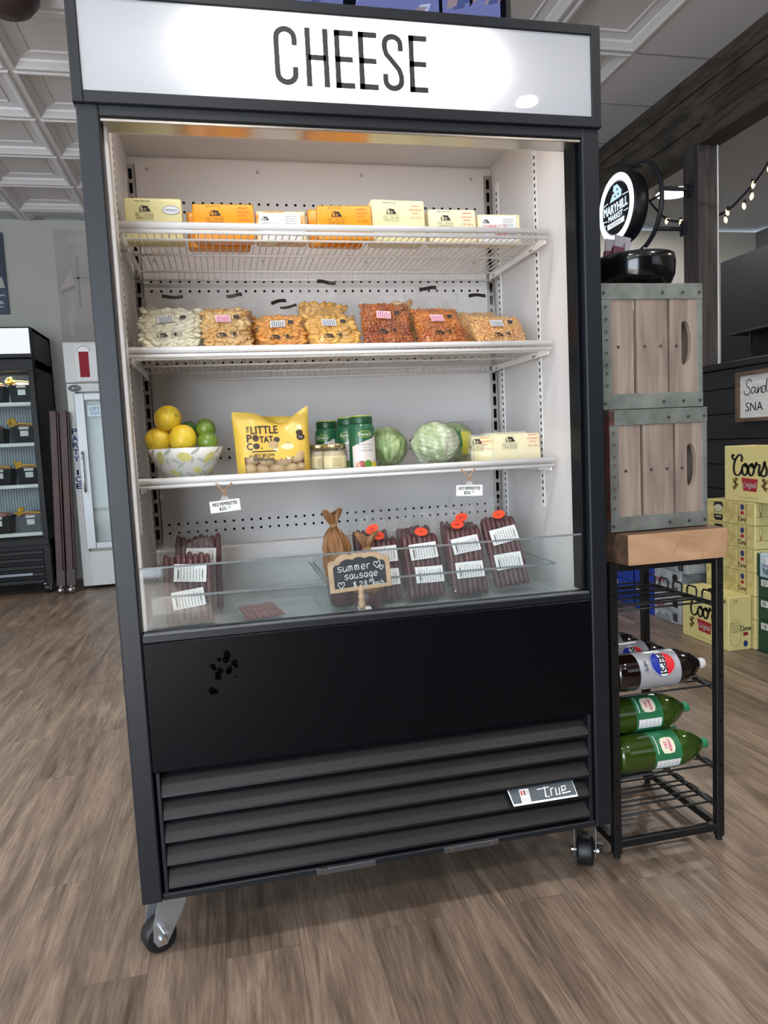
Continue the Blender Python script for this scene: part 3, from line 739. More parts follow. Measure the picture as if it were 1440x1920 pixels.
cheese('white-labelled cheese block with a red stripe, at right end of top shelf', 1.075, .30, .128, .086, .05, WHT, 'label', -.05, .10, group=G1, red='RACLETTE')
# ------------------------------------------------------------------ second shelf: clear bags of cheese curds
def pillow_y(u, v, t): return t*max(0, (1-abs(u)**4))**.5*max(0, (1-abs(2*v-1)**3.2))**.5
def curd_bag(label, x, y, w, hf, flap, t, m, seed, lean, yaw=0, kind='finger', labels=True, lab='white', zip_=True, z=SH2, group='clear bags of cheese curds'):
    R = random.Random(seed)
    T = thing('cheese_curd_bag', label, 'cheese curds', (x, y, z+.007), (0, 0, yaw), group)
    # filling
    mb = MB()
    b = bmesh.new(); bmesh.ops.create_uvsphere(b, u_segments=20, v_segments=14, radius=1)
    for v in b.verts:
        u = v.co.x; q = v.co.z
        v.co = Vector((math.copysign(abs(u)**.62, u)*w*.475, t*.5+v.co.y*t*.455, hf*.5+math.copysign(abs(q)**.62, q)*hf*.475))
    mb.bm(b, m, True)
    a = .015 if kind == 'finger' else .0085
    nx = int(w/(a*1.15)); nz = int(hf/(a*.95))
    for i in range(nx):
        for j in range(nz):
            u = ((i+.5+R.uniform(-.35, .35))/nx)*2-1; v = (j+.5+R.uniform(-.35, .35))/nz
            yy = pillow_y(u*.96, v, t)*.5
            front = R.random() < .8
            c = (u*w*.455, t*.5+(-yy if front else yy)*.86, .006+v*(hf-.012))
            if kind == 'finger': sc = (a*R.uniform(.9, 1.5), a*.42, a*R.uniform(.5, .7))
            else: sc = (a*R.uniform(.7, 1.2), a*.8, a*R.uniform(.6, 1.05))
            mb.blob(c, sc, m, (R.uniform(-.3, .3), R.uniform(-1.2, 1.2), R.uniform(-.3, .3)), 1, .25, 1.5, seed+i*7+j)
    mb.build('cheese_curds', T, stuff=True)
    # film
    H = hf+flap; nu, nv = 18, 18; mb = MB(); K = seed*1.7
    for side in (-1, 1):
        vs = []
        for j in range(nv+1):
            v = j/nv; zz = v*H
            for i in range(nu+1):
                u = i/nu*2-1
                th = pillow_y(u, min(.995, zz/hf), t)*.5 if zz < hf*.98 else 0
                th = max(th, .002*(1-abs(u)))+.0015
                nz_ = noise.noise(Vector((u*2.6+K, v*4, side+K)))*.006
                wav = (.010*math.sin(u*3.1+K)+.006*math.sin(u*7+K*2))*max(0, (zz-hf*.85)/max(flap, .01))
                pin = 1-.10*max(0, (zz-hf*.9)/(H-hf*.9+.001))
                vs.append((u*w*.5*pin, t*.5+side*th+nz_+wav, zz+.008*noise.noise(Vector((u*1.5, K, 0)))*v))
        fs = []
        for j in range(nv):
            for i in range(nu):
                q = (j*(nu+1)+i, j*(nu+1)+i+1, (j+1)*(nu+1)+i+1, (j+1)*(nu+1)+i); fs.append(q if side < 0 else q[::-1])
        mb.add(vs, fs, FILM, True)
    mb.build('plastic_bag', T)
    if zip_:
        mb = MB(); BL = mat('black_zip_print', '#1a1613', .5)
        zx = R.uniform(.05, .22)*w; a0 = R.uniform(-.15, .35)
        M = FR(zx, -.004, H-.016, a0)
        vs = []
        for k in range(7):
            q = k/6-.5; vs += [(q*w*.36, .0058+.002*math.sin(q*5+K), 0), (q*w*.36, -.0052+.002*math.sin(q*6+K), 0)]
        mb.add(vs, [(2*k, 2*k+1, 2*k+3, 2*k+2) for k in range(6)], BL, False, M @ Matrix.Translation((0, 0, -t*.35)))
        mb.build('printed_strip', T)
    if labels:
        mb = MB(); yf = -.003
        M = FR(-w*.06, t*.5-t*.5-.006, hf*.70, R.uniform(-.12, .12))
        lm = {'white': mat('milky_label', '#dcdde2', .5), 'pink': mat('pink_label', '#efc9cf', .5)}[lab]
        mb.quad(.040, .026, lm, M, .0005)
        dashes(mb, M, .034, .024, 6, GREYINK if lab == 'white' else PINKINK, seed, True, th=.0024, off=.001)
        mb.build('printed_label', T); mb = MB(); M2 = FR(w*.20, -.006, hf*.74, R.uniform(-.1, .1)); mb.quad(.015, .013, mat('charcoal_print', '#33333a', .5), M2, .0005)
        mb.build('code_print', T); mb = MB(); M3 = FR(-w*.04, -.004, hf*.36, .1); barn(mb, M3, .030, -.012, .002)
        for k, ch in enumerate('MILL'): mb.text(ch, M3, .014, INK, w=.006, cx=.014+k*.008, cy=0, off=.0012)
        mb.strokes([[(.010, -.012), (.048, -.012)], [(.010, .012), (.048, .012)]], .001, INK, M3, sm=False)
        mb.build('logo_print', T)
    return settle(T, lean)
def curd_mat(n, a, b, speck=None, coat=.35):
    m = mat(n, a, .38, coat=coat); noisy(m, b, a, 18, lo=.35, hi=.62, bump=.12, bscale=70)
    if speck:
        tc = nd(m, 'ShaderNodeTexCoord'); v = nd(m, 'ShaderNodeTexVoronoi'); v.inputs['Scale'].default_value = 120; lk(m, tc.outputs['Object'], v.inputs['Vector'])
        r = nd(m, 'ShaderNodeValToRGB'); r.color_ramp.elements[0].position = .16; r.color_ramp.elements[1].position = .24; r.color_ramp.elements[0].color = (1, 1, 1, 1); r.color_ramp.elements[1].color = (0, 0, 0, 1)
        lk(m, v.outputs['Distance'], r.inputs[0])
        mx = nd(m, 'ShaderNodeMix', data_type='RGBA'); src = bsdf(m).inputs['Base Color'].links[0].from_socket
        lk(m, src, mx.inputs[6]); mx.inputs[7].default_value = lin(speck); lk(m, r.outputs[0], mx.inputs[0]); lk(m, mx.outputs[2], bsdf(m).inputs['Base Color'])
    return m
C1 = curd_mat('white_curds', '#f0ead2', '#e2dbbb'); C2 = curd_mat('herbed_curds', '#e6c489', '#c9954f', '#7a4a26')
C3 = curd_mat('orange_curds', '#eaa956', '#d98d38'); C4 = curd_mat('golden_curds', '#ecbd68', '#dba046')
C5 = curd_mat('barbecue_curds', '#c5722f', '#8a3d16', '#4e2210'); C6 = curd_mat('smoky_curds', '#d98638', '#a9561f', '#5e2c12'); C7 = curd_mat('peach_curds', '#e6b677', '#d09454', '#98592e')
B = curd_bag
B('bag of white cheese curds lying behind the front white bag', .140, .375, .16, .16, .05, .05, C1, 21, .35, .05, labels=False)
B('front bag of white cheese curds at left end of second shelf', .141, .245, .168, .178, .025, .06, C1, 1, .68, -.03, zip_=False)
B('herb-speckled curd bag standing behind the pink-labelled speckled one', .300, .385, .125, .15, .06, .05, C2, 22, .30, -.05, labels=False)
B('tan herb-speckled curd bag with a pink label, front row beside the white bags', .293, .25, .138, .165, .045, .058, C2, 2, .60, .06, lab='pink', zip_=False)
B('orange curd bag half hidden behind the front orange bag', .427, .38, .128, .135, .06, .05, C3, 23, .35, .1, labels=False)
B('front orange curd bag with white label, third from the left end', .429, .25, .134, .14, .045, .058, C3, 3, .64, -.08)
B('tall golden curd bag standing up behind the flat golden bag', .568, .375, .150, .165, .075, .05, C4, 24, .22, .06, labels=False)
B('front golden curd bag lying back on second shelf beside the dark barbecue curds', .577, .245, .152, .145, .03, .058, C4, 4, .66, .04, zip_=False)
B('dark barbecue curd bag with pink label, squarest in the front row', .728, .25, .146, .165, .035, .058, C5, 5, .52, -.03, kind='small', lab='pink', zip_=False)
B('narrow speckled curd bag squeezed on edge between the two barbecue bags', .812, .345, .05, .165, .03, .03, C2, 25, .30, .1, labels=False, zip_=False)
B('reddish curd bag behind the pink-labelled smoky bag, its tall clear top showing', .880, .40, .155, .145, .085, .05, C6, 26, .25, .04, kind='small', labels=False)
B('front smoky orange curd bag with pink label, sixth in the front row', .893, .25, .152, .16, .04, .058, C6, 6, .62, .10, kind='small', lab='pink', zip_=False)
B('peach curd bag behind the front peach bag, with a black strip on top', 1.035, .385, .155, .14, .07, .05, C7, 27, .32, .0, kind='small', labels=False)
B('front peach curd bag at right end of second shelf', 1.066, .245, .170, .13, .045, .058, C7, 7, .66, .08, kind='small', zip_=False)
# ------------------------------------------------------------------ third shelf
# fruit bowl
bowl = thing('fruit_bowl', 'white ceramic bowl painted with lemons on the third shelf', 'bowl', (.160, .325, SH3))
prof = [(0, .0), (.042, .0), (.052, .006), (.072, .030), (.088, .058), (.0985, .088), (.0945, .088), (.084, .06), (.068, .032), (.045, .012), (0, .010)]
m = MB(); m.lathe(prof, mat('white_ceramic', '#e9e8e3', .2, coat=.4), 48)
def bowl_r(z):
    for (r0, z0_), (r1, z1_) in zip(prof[1:6], prof[2:6]):
        if z0_ <= z <= z1_: return r0+(r1-r0)*(z-z0_)/(z1_-z0_)
    return .05
LEM = mat('painted_lemon', '#e2dd8c', .25); LEAF = mat('painted_leaf', '#c2cdc2', .25); LEMD = mat('painted_lemon_edge', '#f1ecaa', .25)
Rg = random.Random(9)
def decal(th, zc, rx, rz, ang, mm, n=16, tip=0):
    vs = []
    for k in range(n):
        a = 2*PI*k/n; u = rx*math.cos(a)*(1+tip*abs(math.cos(a))**6); v = rz*math.sin(a)
        p = u*math.cos(ang)-v*math.sin(ang); q = u*math.sin(ang)+v*math.cos(ang)
        z = min(.087, max(.004, zc+q)); r = bowl_r(z)+.0006; t_ = th+p/r
        vs.append((r*math.cos(t_), r*math.sin(t_), z))
    r = bowl_r(zc)+.0010; vs.append((r*math.cos(th), r*math.sin(th), zc))
    m.add(vs, [(k, (k+1) % n, n) for k in range(n)], mm)
k = 0
for row, zc, nn in ((0, .066, 9), (1, .030, 8)):
    for i in range(nn):
        th = 2*PI*(i+.5*row)/nn+Rg.uniform(-.08, .08)-PI/2
        decal(th, zc+Rg.uniform(-.006, .006), .0165 if row == 0 else .012, .012 if row == 0 else .008, Rg.uniform(-.6, 1.9), LEM, tip=.22)
        decal(th+.30, zc+.013, .014, .004, .6, LEAF); decal(th-.26, zc-.012, .013, .0035, -.5, LEAF); decal(th+.22, zc-.010, .010, .003, 1.4, LEAF)
m.build('painted_bowl', bowl)
lemskin = mat('lemon_skin', '#ecc21e', .36, coat=.2); noisy(lemskin, '#e6b81c', '#efd23c', 5, bump=.35, bscale=170, bd=.003)
limeskin = mat('lime_skin', '#5f8a1a', .33, coat=.25); noisy(limeskin, '#45651a', '#7b9636', 4, bump=.3, bscale=160, bd=.003)
limedark = mat('dark_lime_skin', '#2f5c20', .35, coat=.2); noisy(limedark, '#2a4a22', '#41652f', 4, bump=.3, bscale=160, bd=.003)
def fruit(name, label, cat, c, r, ln, m, ax, grp, tip=.5):
    pr = []
    for k in range(19):
        a = PI*k/18; rr = r*math.sin(a)**.92 if 0 < k < 18 else 0; z = -math.cos(a)*ln
        if k in (17, 18): z += ln*.10*tip
        if k == 17: rr *= .55
        pr.append((max(rr, 0.0001), z))
    M = Vector(ax).to_track_quat('Z', 'Y').to_matrix().to_4x4()
    t = thing(name, label, cat, c, group=grp)
    MB().lathe(pr, m, 28, M).build('peel', t)
    MB().disc(r*.12, r*.12, mat('stem_scar', '#8d9a45', .7), M, ln*(1+.10*tip)+.0006, n=10).ring(r*.13, r*.13, r*.04, mat('stem_rim', '#b59a35', .6), M, ln*(1+.1*tip)+.001).build('stem_end', t)
    return t
bx, by, bz = .160, .325, SH3
fruit('lemon', 'lemon on top of the fruit pile in the bowl', 'lemon', (bx-.040, by-.012, bz+.168), .035, .038, lemskin, (.55, -.8, .15), 'lemons in the fruit bowl')
fruit('lemon', 'lemon at the left rim of the fruit bowl', 'lemon', (bx-.068, by-.005, bz+.112), .034, .037, lemskin, (.7, -.6, -.35), 'lemons in the fruit bowl')
fruit('lemon', 'lemon at the front middle of the fruit bowl', 'lemon', (bx-.004, by-.035, bz+.112), .036, .038, lemskin, (.1, .3, 1), 'lemons in the fruit bowl')
fruit('lime', 'upper bright green lime at the right side of the fruit bowl', 'lime', (bx+.055, by-.005, bz+.136), .0275, .029, limeskin, (.3, -.5, .8), 'limes in the fruit bowl')
fruit('lime', 'lower green lime resting at the bowl rim in front of the other limes', 'lime', (bx+.059, by-.034, bz+.102), .0275, .028, limeskin, (.1, -.75, -.6), 'limes in the fruit bowl')
fruit('lime', 'dark green lime at the back, between lemons and bright limes', 'lime', (bx+.008, by+.030, bz+.132), .027, .029, limedark, (.2, .2, .9), 'limes in the fruit bowl')
# bag of potatoes
pb = thing('potato_bag', 'yellow bag of little potatoes with a clear window, on the third shelf', 'bag of potatoes', (.392, .285, SH3+.002), (0, 0, .05))
YEL = mat('yellow_bag_film', '#e2bd4c', .32, coat=.35); noisy(YEL, '#dcb441', '#e8c65c', 3, bump=.25, bscale=12)
BRN = mat('dark_brown_print', '#3a2a20', .45)
bw, bh, bt = .198, .178, .075
def pbz(u):   # uneven torn top edge: tall corners, sagging middle
    return bh*(.98-.20*math.exp(-((u-.22)/.42)**2)+.09*max(0, u)**3+.02*max(0, -u)**2)
def pby(u, v): return bt*.5*max(0, 1-abs(u)**3.5)**.6*max(0, 1-max(0, v)**1.6)**.7*(.55+.45*min(1, v*6))
def wav(u): return -.003*math.cos(u*40)
nu, nv = 30, 30; m = MB()
for side in (-1, 1):
    vs = []; fs = []
    for j in range(nv+1):
        for i in range(nu+1):
            u = i/nu*2-1; v = j/nv
            top = pbz(u) if side < 0 else bh*(.985-.02*u)*1.0-.012
            z = v*top; th = max(pby(u, v), 0)
            wob = .0035*noise.noise(Vector((u*3, v*4, side*5)))
            vs.append((u*bw*.5*(1+.05*v), side*th+wob+(.018*v if side > 0 else 0), z))
    for j in range(nv):
        for i in range(nu):
            uc = (i+.5)/nu*2-1; zc = (j+.5)/nv
            q = (j*(nu+1)+i, j*(nu+1)+i+1, (j+1)*(nu+1)+i+1, (j+1)*(nu+1)+i)
            if side < 0 and -.78 < uc < .82 and .05 < zc < .31+.02*math.cos(uc*38): continue
            fs.append(q if side < 0 else q[::-1])
    m.add(vs, fs, YEL, True)
m.build('printed_bag', pb)
m = MB(); vs = []
def front(u, v, off=.0): return Vector((u*bw*.5*(1+.05*v), -pby(u, v)+.0035*noise.noise(Vector((u*3, v*4, -5)))-off, v*pbz(u)))
for j in range(7):
    for i in range(15): vs.append(front(-.80+1.64*i/14, .04+.30*j/6))
m.add(vs, [(j*15+i, j*15+i+1, (j+1)*15+i+1, (j+1)*15+i) for j in range(6) for i in range(14)], FILM2, True); m.build('clear_window', pb)
POT = mat('potato_skin', '#b99a6b', .5); noisy(POT, '#a5845a', '#cbb084', 8, bump=.15)
Rg = random.Random(5)
for k, (px, pz, r) in enumerate([(-.066, .020, .018), (-.030, .016, .018), (.008, .017, .020), (.045, .016, .017), (.074, .022, .015), (-.058, .050, .019), (-.018, .046, .021), (.024, .047, .023), (.064, .050, .018), (.0, .078, .02), (-.04, .078, .02), (.04, .078, .02)]):
    c = thing('potato', 'small yellow-skinned potato seen through the window of the yellow bag', 'potato', (0, 0, 0), group='potatoes inside the yellow bag')
    Mx = Matrix.Translation((.392, .285, SH3)) @ Euler((-.10, 0, .05)).to_matrix().to_4x4()
    c.location = Mx @ Vector((px, -.010+Rg.uniform(-.004, .004), pz)); MB().blob((0, 0, 0), (r*1.2, r*.85, r), POT, (0, Rg.uniform(-.5, .5), 0), 3, .12, 1.2, k).build('potato_body', c)
# print on the bag, draped on its front
m = MB()
def drape(tmp, mm):
    refine(tmp, .009)
    for i, p in enumerate(tmp.v):
        u = p[0]/(bw*.5*1.03); v = p[1]/pbz(u); q = front(u, max(0, min(.99, v)), .0012+p[2]); tmp.v[i] = q
    k = len(m.v)
    for p in tmp.v: m.v.append(p)
    for f, fm in zip(tmp.f, tmp.fm): m.f.append(tuple(a+k for a in f)); m.fm.append(m.mi(tmp.ms[fm])); m.fs.append(False)
I4 = Matrix.Identity(4)
t = MB(); t.text('LITTLE', I4, .021, BRN, w=.072, cx=-.022, cy=.126, off=0, bold=.0009); t.text('P', I4, .020, BRN, w=.013, cx=-.064, cy=.104, off=0, bold=.0009); t.text('TAT', I4, .017, BRN, w=.036, cx=-.019, cy=.100, off=0, bold=.0009)
t.disc(.0085, .009, BRN, I4, 0, -.0475, .104); t.disc(.0085, .0075, BRN, I4, 0, .009, .098); t.text('C', I4, .018, BRN, w=.014, cx=-.065, cy=.082, off=0, bold=.0009); t.disc(.009, .008, BRN, I4, 0, -.0475, .082); t.quad(.004, .003, BRN, I4, 0, -.033, .076)
t.text('THE', I4 @ Matrix.Translation((-.066, .128, 0)) @ Matrix.Rotation(PI/2, 4, 'Z'), .007, BRN, w=.017, off=0, bold=.0004)
t.quad(.068, .0032, BRN, I4, 0, -.027, .0675); t.text('LITTLE YELLOWS', I4, .0075, BRN, w=.058, cx=-.030, cy=.0575, off=0, bold=.0003); t.text('PETITES JAUNES', I4, .0075, BRN, w=.056, cx=-.030, cy=.046, off=0, bold=.0003)
t.disc(.018, .008, mat('pale_cloud_print', '#e8e0b4', .4), I4, 0, .036, .078); t.disc(.010, .008, BRN, I4, 0, .072, .115); t.disc(.012, .009, BRN, I4, 0, .075, .103); t.disc(.008, .007, mat('pale_cloud_print'), I4, 0, .073, .130); t.text('5 lb', I4, .005, PAPER, cx=.075, cy=.103, off=.0004)
drape(t, None); m.build('bag_print', pb); settle(pb, .12)
# small jars with gold lids
def jar(label, x, y):
    t = thing('preserve_jar', label, 'jar', (x, y, SH3), group='short jars with metal lids')
    MB().lathe([(0, .002), (.028, .002), (.031, .006), (.031, .056), (.028, .062), (0, .062)], mat('beige_spread', '#cdb894', .5), 28).build('contents', t)
    MB().lathe([(0, 0), (.030, 0), (.0335, .004), (.0335, .058), (.030, .065), (.029, .067), (0, .067)], GLASS, 28).build('glass', t)
    MB().lathe([(0, .066), (.0325, .066), (.0325, .079), (.031, .0805), (0, .0805)], mat('gold_lid', '#c9b98c', .25, .9), 32).build('lid', t)
    m = MB(); vs = []
    for k in range(13):
        a = -PI/2+(-1.15+2.3*k/12); vs += [(.0340*math.cos(a), .0340*math.sin(a), .014), (.0340*math.cos(a), .0340*math.sin(a), .048)]
    m.add(vs, [(2*k, 2*k+2, 2*k+3, 2*k+1) for k in range(12)], mat('cream_label', '#ddd0a2', .5), True)
    dashes(m, FR(.004, -.0338, .031), .03, .024, 5, mat('ochre_ink', '#a48a4b', .5), 6, th=.0018); m.build('paper_label', t)
jar('front short jar with gold metal lid, left of the green-capped dressing', .556, .275); jar('short jar behind the front one, peeking out beside the potato bag', .525, .345)
# salad dressing bottles
GRN = mat('green_cap', '#17462a', .35); DGR = mat('dressing_label_green', '#1d5a3a', .3, coat=.4); CRM = mat('cream_label_print', '#dcd3cb', .35, coat=.3); LIMEC = mat('lime_top', '#a9b83c', .4)
def dressing(label, x, y, h, yaw):
    t = thing('dressing_bottle', label, 'dressing bottle', (x, y, SH3), (0, 0, yaw), 'green capped salad dressing bottles')
    r = .0365; s = h/.155
    MB().lathe([(0, 0), (.034, 0), (r, .004), (r, .118*s), (.033, .127*s), (.030, .132*s), (0, .132*s)], DGR, 32).build('bottle', t)
    m = MB(); m.lathe([(0, .130*s), (.0305, .130*s), (.0315, .133*s), (.0315, .1475*s), (.030, .151*s), (0, .151*s)], GRN, 32)
    m.lathe([(0, .151*s), (.029, .151*s), (.028, .154*s), (0, .1545*s)], LIMEC, 32); m.build('cap', t)
    m = MB()
    def patch(a0, a1, zfn0, zfn1, mm, off, n=18):
        vs = []
        for k in range(n+1):
            a = a0+(a1-a0)*k/n; A = -PI/2+a; rr = r+off; vs += [(rr*math.cos(A), rr*math.sin(A), zfn0(a)*s), (rr*math.cos(A), rr*math.sin(A), zfn1(a)*s)]
        m.add(vs, [(2*k, 2*k+2, 2*k+3, 2*k+1) for k in range(n)], mm, True)
    patch(-.95, 1.2, lambda a: .004, lambda a: .070+.028*(a+.95)/2.15 if a < .9 else .098, CRM, .0004)
    patch(.55, 1.2, lambda a: .004, lambda a: .026, mat('yellow_corner', '#e3cd3a', .4), .0008, 8)
    def curved(tmp, a0, z0_):
        refine(tmp, .008)
        for i, p in enumerate(tmp.v):
            A = -PI/2+a0+p[0]/r; rr = r+.0010+p[2]; tmp.v[i] = Vector((rr*math.cos(A), rr*math.sin(A), (z0_+p[1])*s))
        k = len(m.v); m.v.extend(tmp.v)
        for f, fm in zip(tmp.f, tmp.fm): m.f.append(tuple(a+k for a in f)); m.fm.append(m.mi(tmp.ms[fm])); m.fs.append(False)
    q = MB(); q.disc(.0205, .0095, LIMEC, I4, 0); q.disc(.019, .0082, mat('logo_green', '#3f6b2c', .4), I4, .0003); q.text("Renée's", I4, .008, PAPER, w=.032, off=.0006); curved(q, .12, .103)
    q = MB(); q.text('MIGHTY CAESAR', I4, .0048, GREYINK, w=.042, cy=.012, off=0); q.text('CÉSAR SUPRÊME', I4, .0048, GREYINK, w=.042, cy=-.004, off=0); q.strokes([[(-.02, .004), (.02, .004)]], .0006, GREYINK, I4, 0, sm=False); curved(q, .15, .062)
    q = MB(); q.disc(.012, .013, mat('tomato_print', '#a8423a', .4), I4, 0, -.010, 0); q.disc(.011, .010, mat('lettuce_print', '#5d8a34', .4), I4, .0002, .008, .004); q.disc(.007, .010, mat('egg_print', '#d9a888', .4), I4, .0003, -.020, .0); curved(q, .05, .018)
    m.build('label', t)
dressing('front dressing bottle with green cap and cream label', .636, .275, .155, -.05)
dressing('dressing bottle half hidden directly behind the front green-capped bottle', .614, .355, .155, -.5)
dressing('shorter-looking dressing bottle behind the short jars', .560, .418, .150, -.7)
# cabbages in plastic
def cabbage(label, c, r, seed, m, bag=True, net=False):
    t = thing('cabbage', label, 'cabbage', c, group='wrapped cabbages on the third shelf')
    mb = MB(); b = bmesh.new(); bmesh.ops.create_icosphere(b, subdivisions=5, radius=1)
    for v in b.verts:
        p = v.co; d = 1+.06*noise.noise(p*2+Vector((seed, 0, 0)))-.07*abs(math.sin(1.5*math.atan2(p.y, p.x)+2.2*p.z+noise.noise(p*2+Vector((seed, 1, 1)))*2.5))**5+.03*noise.noise(p*6+Vector((seed, 2, 0)))
        vein = .02*(1-abs(noise.noise(p*7+Vector((seed, 5, 0)))))**6
        v.co = p*(d+vein)*r; v.co.z *= .93
    mb.bm(b, m, True, Matrix.Translation((0, 0, r*1.0))); mb.build('leaves', t)
    mb = MB(); b = bmesh.new(); bmesh.ops.create_icosphere(b, subdivisions=4, radius=1)
    for v in b.verts:
        p = v.co; d = 1.07+.06*noise.noise(p*3.5+Vector((seed*2, 0, 0)))+.03*abs(noise.noise(p*9+Vector((0, seed, 0))))
        v.co = Vector((p.x*r*d, p.y*r*d, max(-r*.93, p.z*r*d*.95)))
    mb.bm(b, FILM2, True, Matrix.Translation((0, 0, r*.96)))
    # gathered knot of the bag
    for k in range(5):
        P = smooth_path([(-r*.5, -r*.86, r*.42), (-r*(.62+.06*k), -r*(1.0+.02*k), r*(.36-.03*k)), (-r*(.75+.08*k), -r*1.05, r*(.28+.10*(k-2)))])
        mb.tube(P, .004, FILM2, 6, rs=[.003+.009*i/len(P) for i in range(len(P))])
    mb.build('plastic_bag', t)
    return t
CAB = mat('cabbage_leaf', '#8fa866', .45); noisy(CAB, '#5f8a3a', '#c9d6a2', 22, (1, 1, .35), 5, .4, .3, .75, 2.2)
CAB2 = mat('pale_cabbage_leaf', '#b9c79a', .45); noisy(CAB2, '#86a65c', '#e6e8d2', 24, (1, 1, .35), 5, .3, .3, .7, 1.8)
cabbage('green cabbage in clear plastic beside the dressing bottle', (.724, .375, SH3), .064, 3, CAB)
cb = cabbage('paler cabbage in crinkled netted plastic at the front, middle of the three', (.858, .310, SH3), .068, 8, CAB2)
cabbage('cabbage in plastic printed with a yellow and green label, behind the pale one', (.958, .455, SH3), .067, 12, CAB)
m = MB(); q = Matrix.Translation((.068*0+.0, 0, .070)) 
NET = mat('dark_net_print', '#7d8472', .6)
for k in range(9):
    zz = .018+k*.0125; rr = math.sqrt(max(0, .0735**2-((zz-.065)/.95)**2))
    P = []
    for j in range(15):
        a = -PI/2-1.0+2.0*j/14; P.append((rr*math.cos(a), rr*math.sin(a), zz+.010*math.sin(a*2+1)+.0022*math.sin(j*3+k)))
    m.tube(P, .0005, NET, 4)
m.build('net_print', cb)
o = [x for x in COL.objects if x.name.startswith('cabbage') and x.parent is None][-1]
m = MB()
def sph(a0, a1, z0_, z1_, mm, rad, n=8):
    vs = []
    for j in range(n+1):
        z = z0_+(z1_-z0_)*j/n
        rr = math.sqrt(max(0, rad**2-((z-.0615)/.95)**2))
        for i in range(n+1): a = a0+(a1-a0)*i/n; vs.append((rr*math.cos(a), rr*math.sin(a), z))
    m.add(vs, [(j*(n+1)+i, j*(n+1)+i+1, (j+1)*(n+1)+i+1, (j+1)*(n+1)+i) for j in range(n) for i in range(n)], mm, True)
sph(-PI/2-.15, -PI/2+.15, .055, .112, mat('label_green', '#1e6a35', .35), .0722); sph(-PI/2+.1, -PI/2+.75, .03, .100, mat('label_yellow', '#c9c34a', .35), .0725)
m.build('printed_label', o)
# packs of cheese slices
def slices(label, x, y, yaw, lean, w=.155, h=.088, art=True, m=None, g='packs of cheese slices at the right of the third shelf'):
    m_ = m or WHT
    t = thing('cheese_slice_pack', label, 'cheese slices', (x, y, SH3), (0, 0, yaw), g)
    mb = MB(); mb.box(-w/2+.008, w/2-.008, .002, .016, .004, h-.006, m_, .004, 2, sm=True); mb.build('cheese_slices', t)
    mb = MB(); vs = []
    for j in range(9):
        for i in range(13):
            u = i/12*2-1; v = j/8; vs.append((u*w/2, .0-.0015*(1-u**6)+.0022*noise.noise(Vector((u*4+x*30, v*4, 1))), v*h))
    mb.add(vs, [(j*13+i, j*13+i+1, (j+1)*13+i+1, (j+1)*13+i) for j in range(8) for i in range(12)], FILM2, True)
    mb.box(-w/2, w/2, .017, .0178, 0, h, FILM2); mb.build('plastic_pack', t)
    if art:
        mb = MB(); M = FR(0, -.0012, h/2); millbank(mb, M, .046, -.018, .012); mb.build('creamery_print', t); mb = MB(); red_print(mb, M, .034, w*.5-.032, h*.26, 'HAVARTI'); mb.build('printed_label', t)
    return settle(t, lean)
slices('front pack of pale cheese slices with red print, right end of third shelf', 1.098, .285, -.03, .12, .172, .092)
slices('second pack of pale cheese slices showing just behind the front pack', 1.090, .330, -.02, .12, .165, .092, False)
slices('third pack of pale cheese slices at the back of the right stack', 1.110, .378, -.06, .12, .145, .098, False)
slices('narrow front pack of yellow cheese slices turned sideways beside the cabbages', 1.000, .300, -.45, .08, .075, .088, True, PALE)
slices('yellow cheese slice pack half hidden behind the narrow sideways pack', 1.004, .345, -.30, .10, .064, .090, False, PALE)
t = thing('hanging_cheese_pouch', 'grey-topped cheese pouch standing behind the sideways packs near the steel upright', 'cheese pouch', (1.030, .535, SH3+.001))
MB().box(-.04, .04, 0, .012, 0, .07, PALE, .003).build('cheese', t); m = MB(); m.box(-.045, .045, -.0005, .013, .068, .135, mat('grey_card', '#b9b2b6', .5), .001); barn(m, FR(0, -.0005, .102), .034, 0, 0, GREYINK); m.build('header_card', t)
# price cards hanging from the third shelf
def price(label, x, lines, rot):
    t = thing('price_card', label, 'price card', (x, .183, SH3-.022), group='handwritten price cards hanging from the third shelf')
    TW = mat('twine', '#b98a66', .8)
    m = MB(); m.tube([(-.020, .004, .016), (-.010, -.004, .004), (-.002, -.004, -.006), (.002, -.004, -.004), (.010, -.004, .005), (.020, .004, .016)], .0016, TW, 6); m.tube(smooth_path([(0, -.004, -.004), (.003, -.004, -.012), (0, -.003, -.018), (-.003, -.003, -.012), (0, -.004, -.004)]), .0012, TW, 6); m.build('twine', t)
    m = MB(); m.flat([(-.012, 0), (.012, 0), (.006, .010), (0, .013), (-.006, .010)], clear('clear_clip', haze=.3), FR(0, -.002, -.028, rot)); m.build('clear_clip', t)
    M = FR(0, -.002, -.043, rot); m = MB(); m.box(-.038, .038, -.015, .015, -.0006, .0004, PAPER, M=M)
    BI = mat('marker_ink', '#24242c', .6)
    m.text(lines[0], M, .0085, BI, w=.062, cy=.006, off=.0010, bold=.0002); m.text(lines[1], M, .008, BI, cy=-.006, cx=-.006, off=.0010, bold=.0002); m.text(lines[2], M, .0045, BI, cy=-.0045, cx=.010, off=.0010); m.build('card', t)
price('white card reading mild pepperettes, hanging below the lemon bowl', .254, ('MILD PEPPERETTES', '$20.', '99'), .07)
price('white card reading hot pepperettes, hanging below the cheese slice packs', .912, ('HOT PEPPERETTES', '$20.', '99'), -.04)
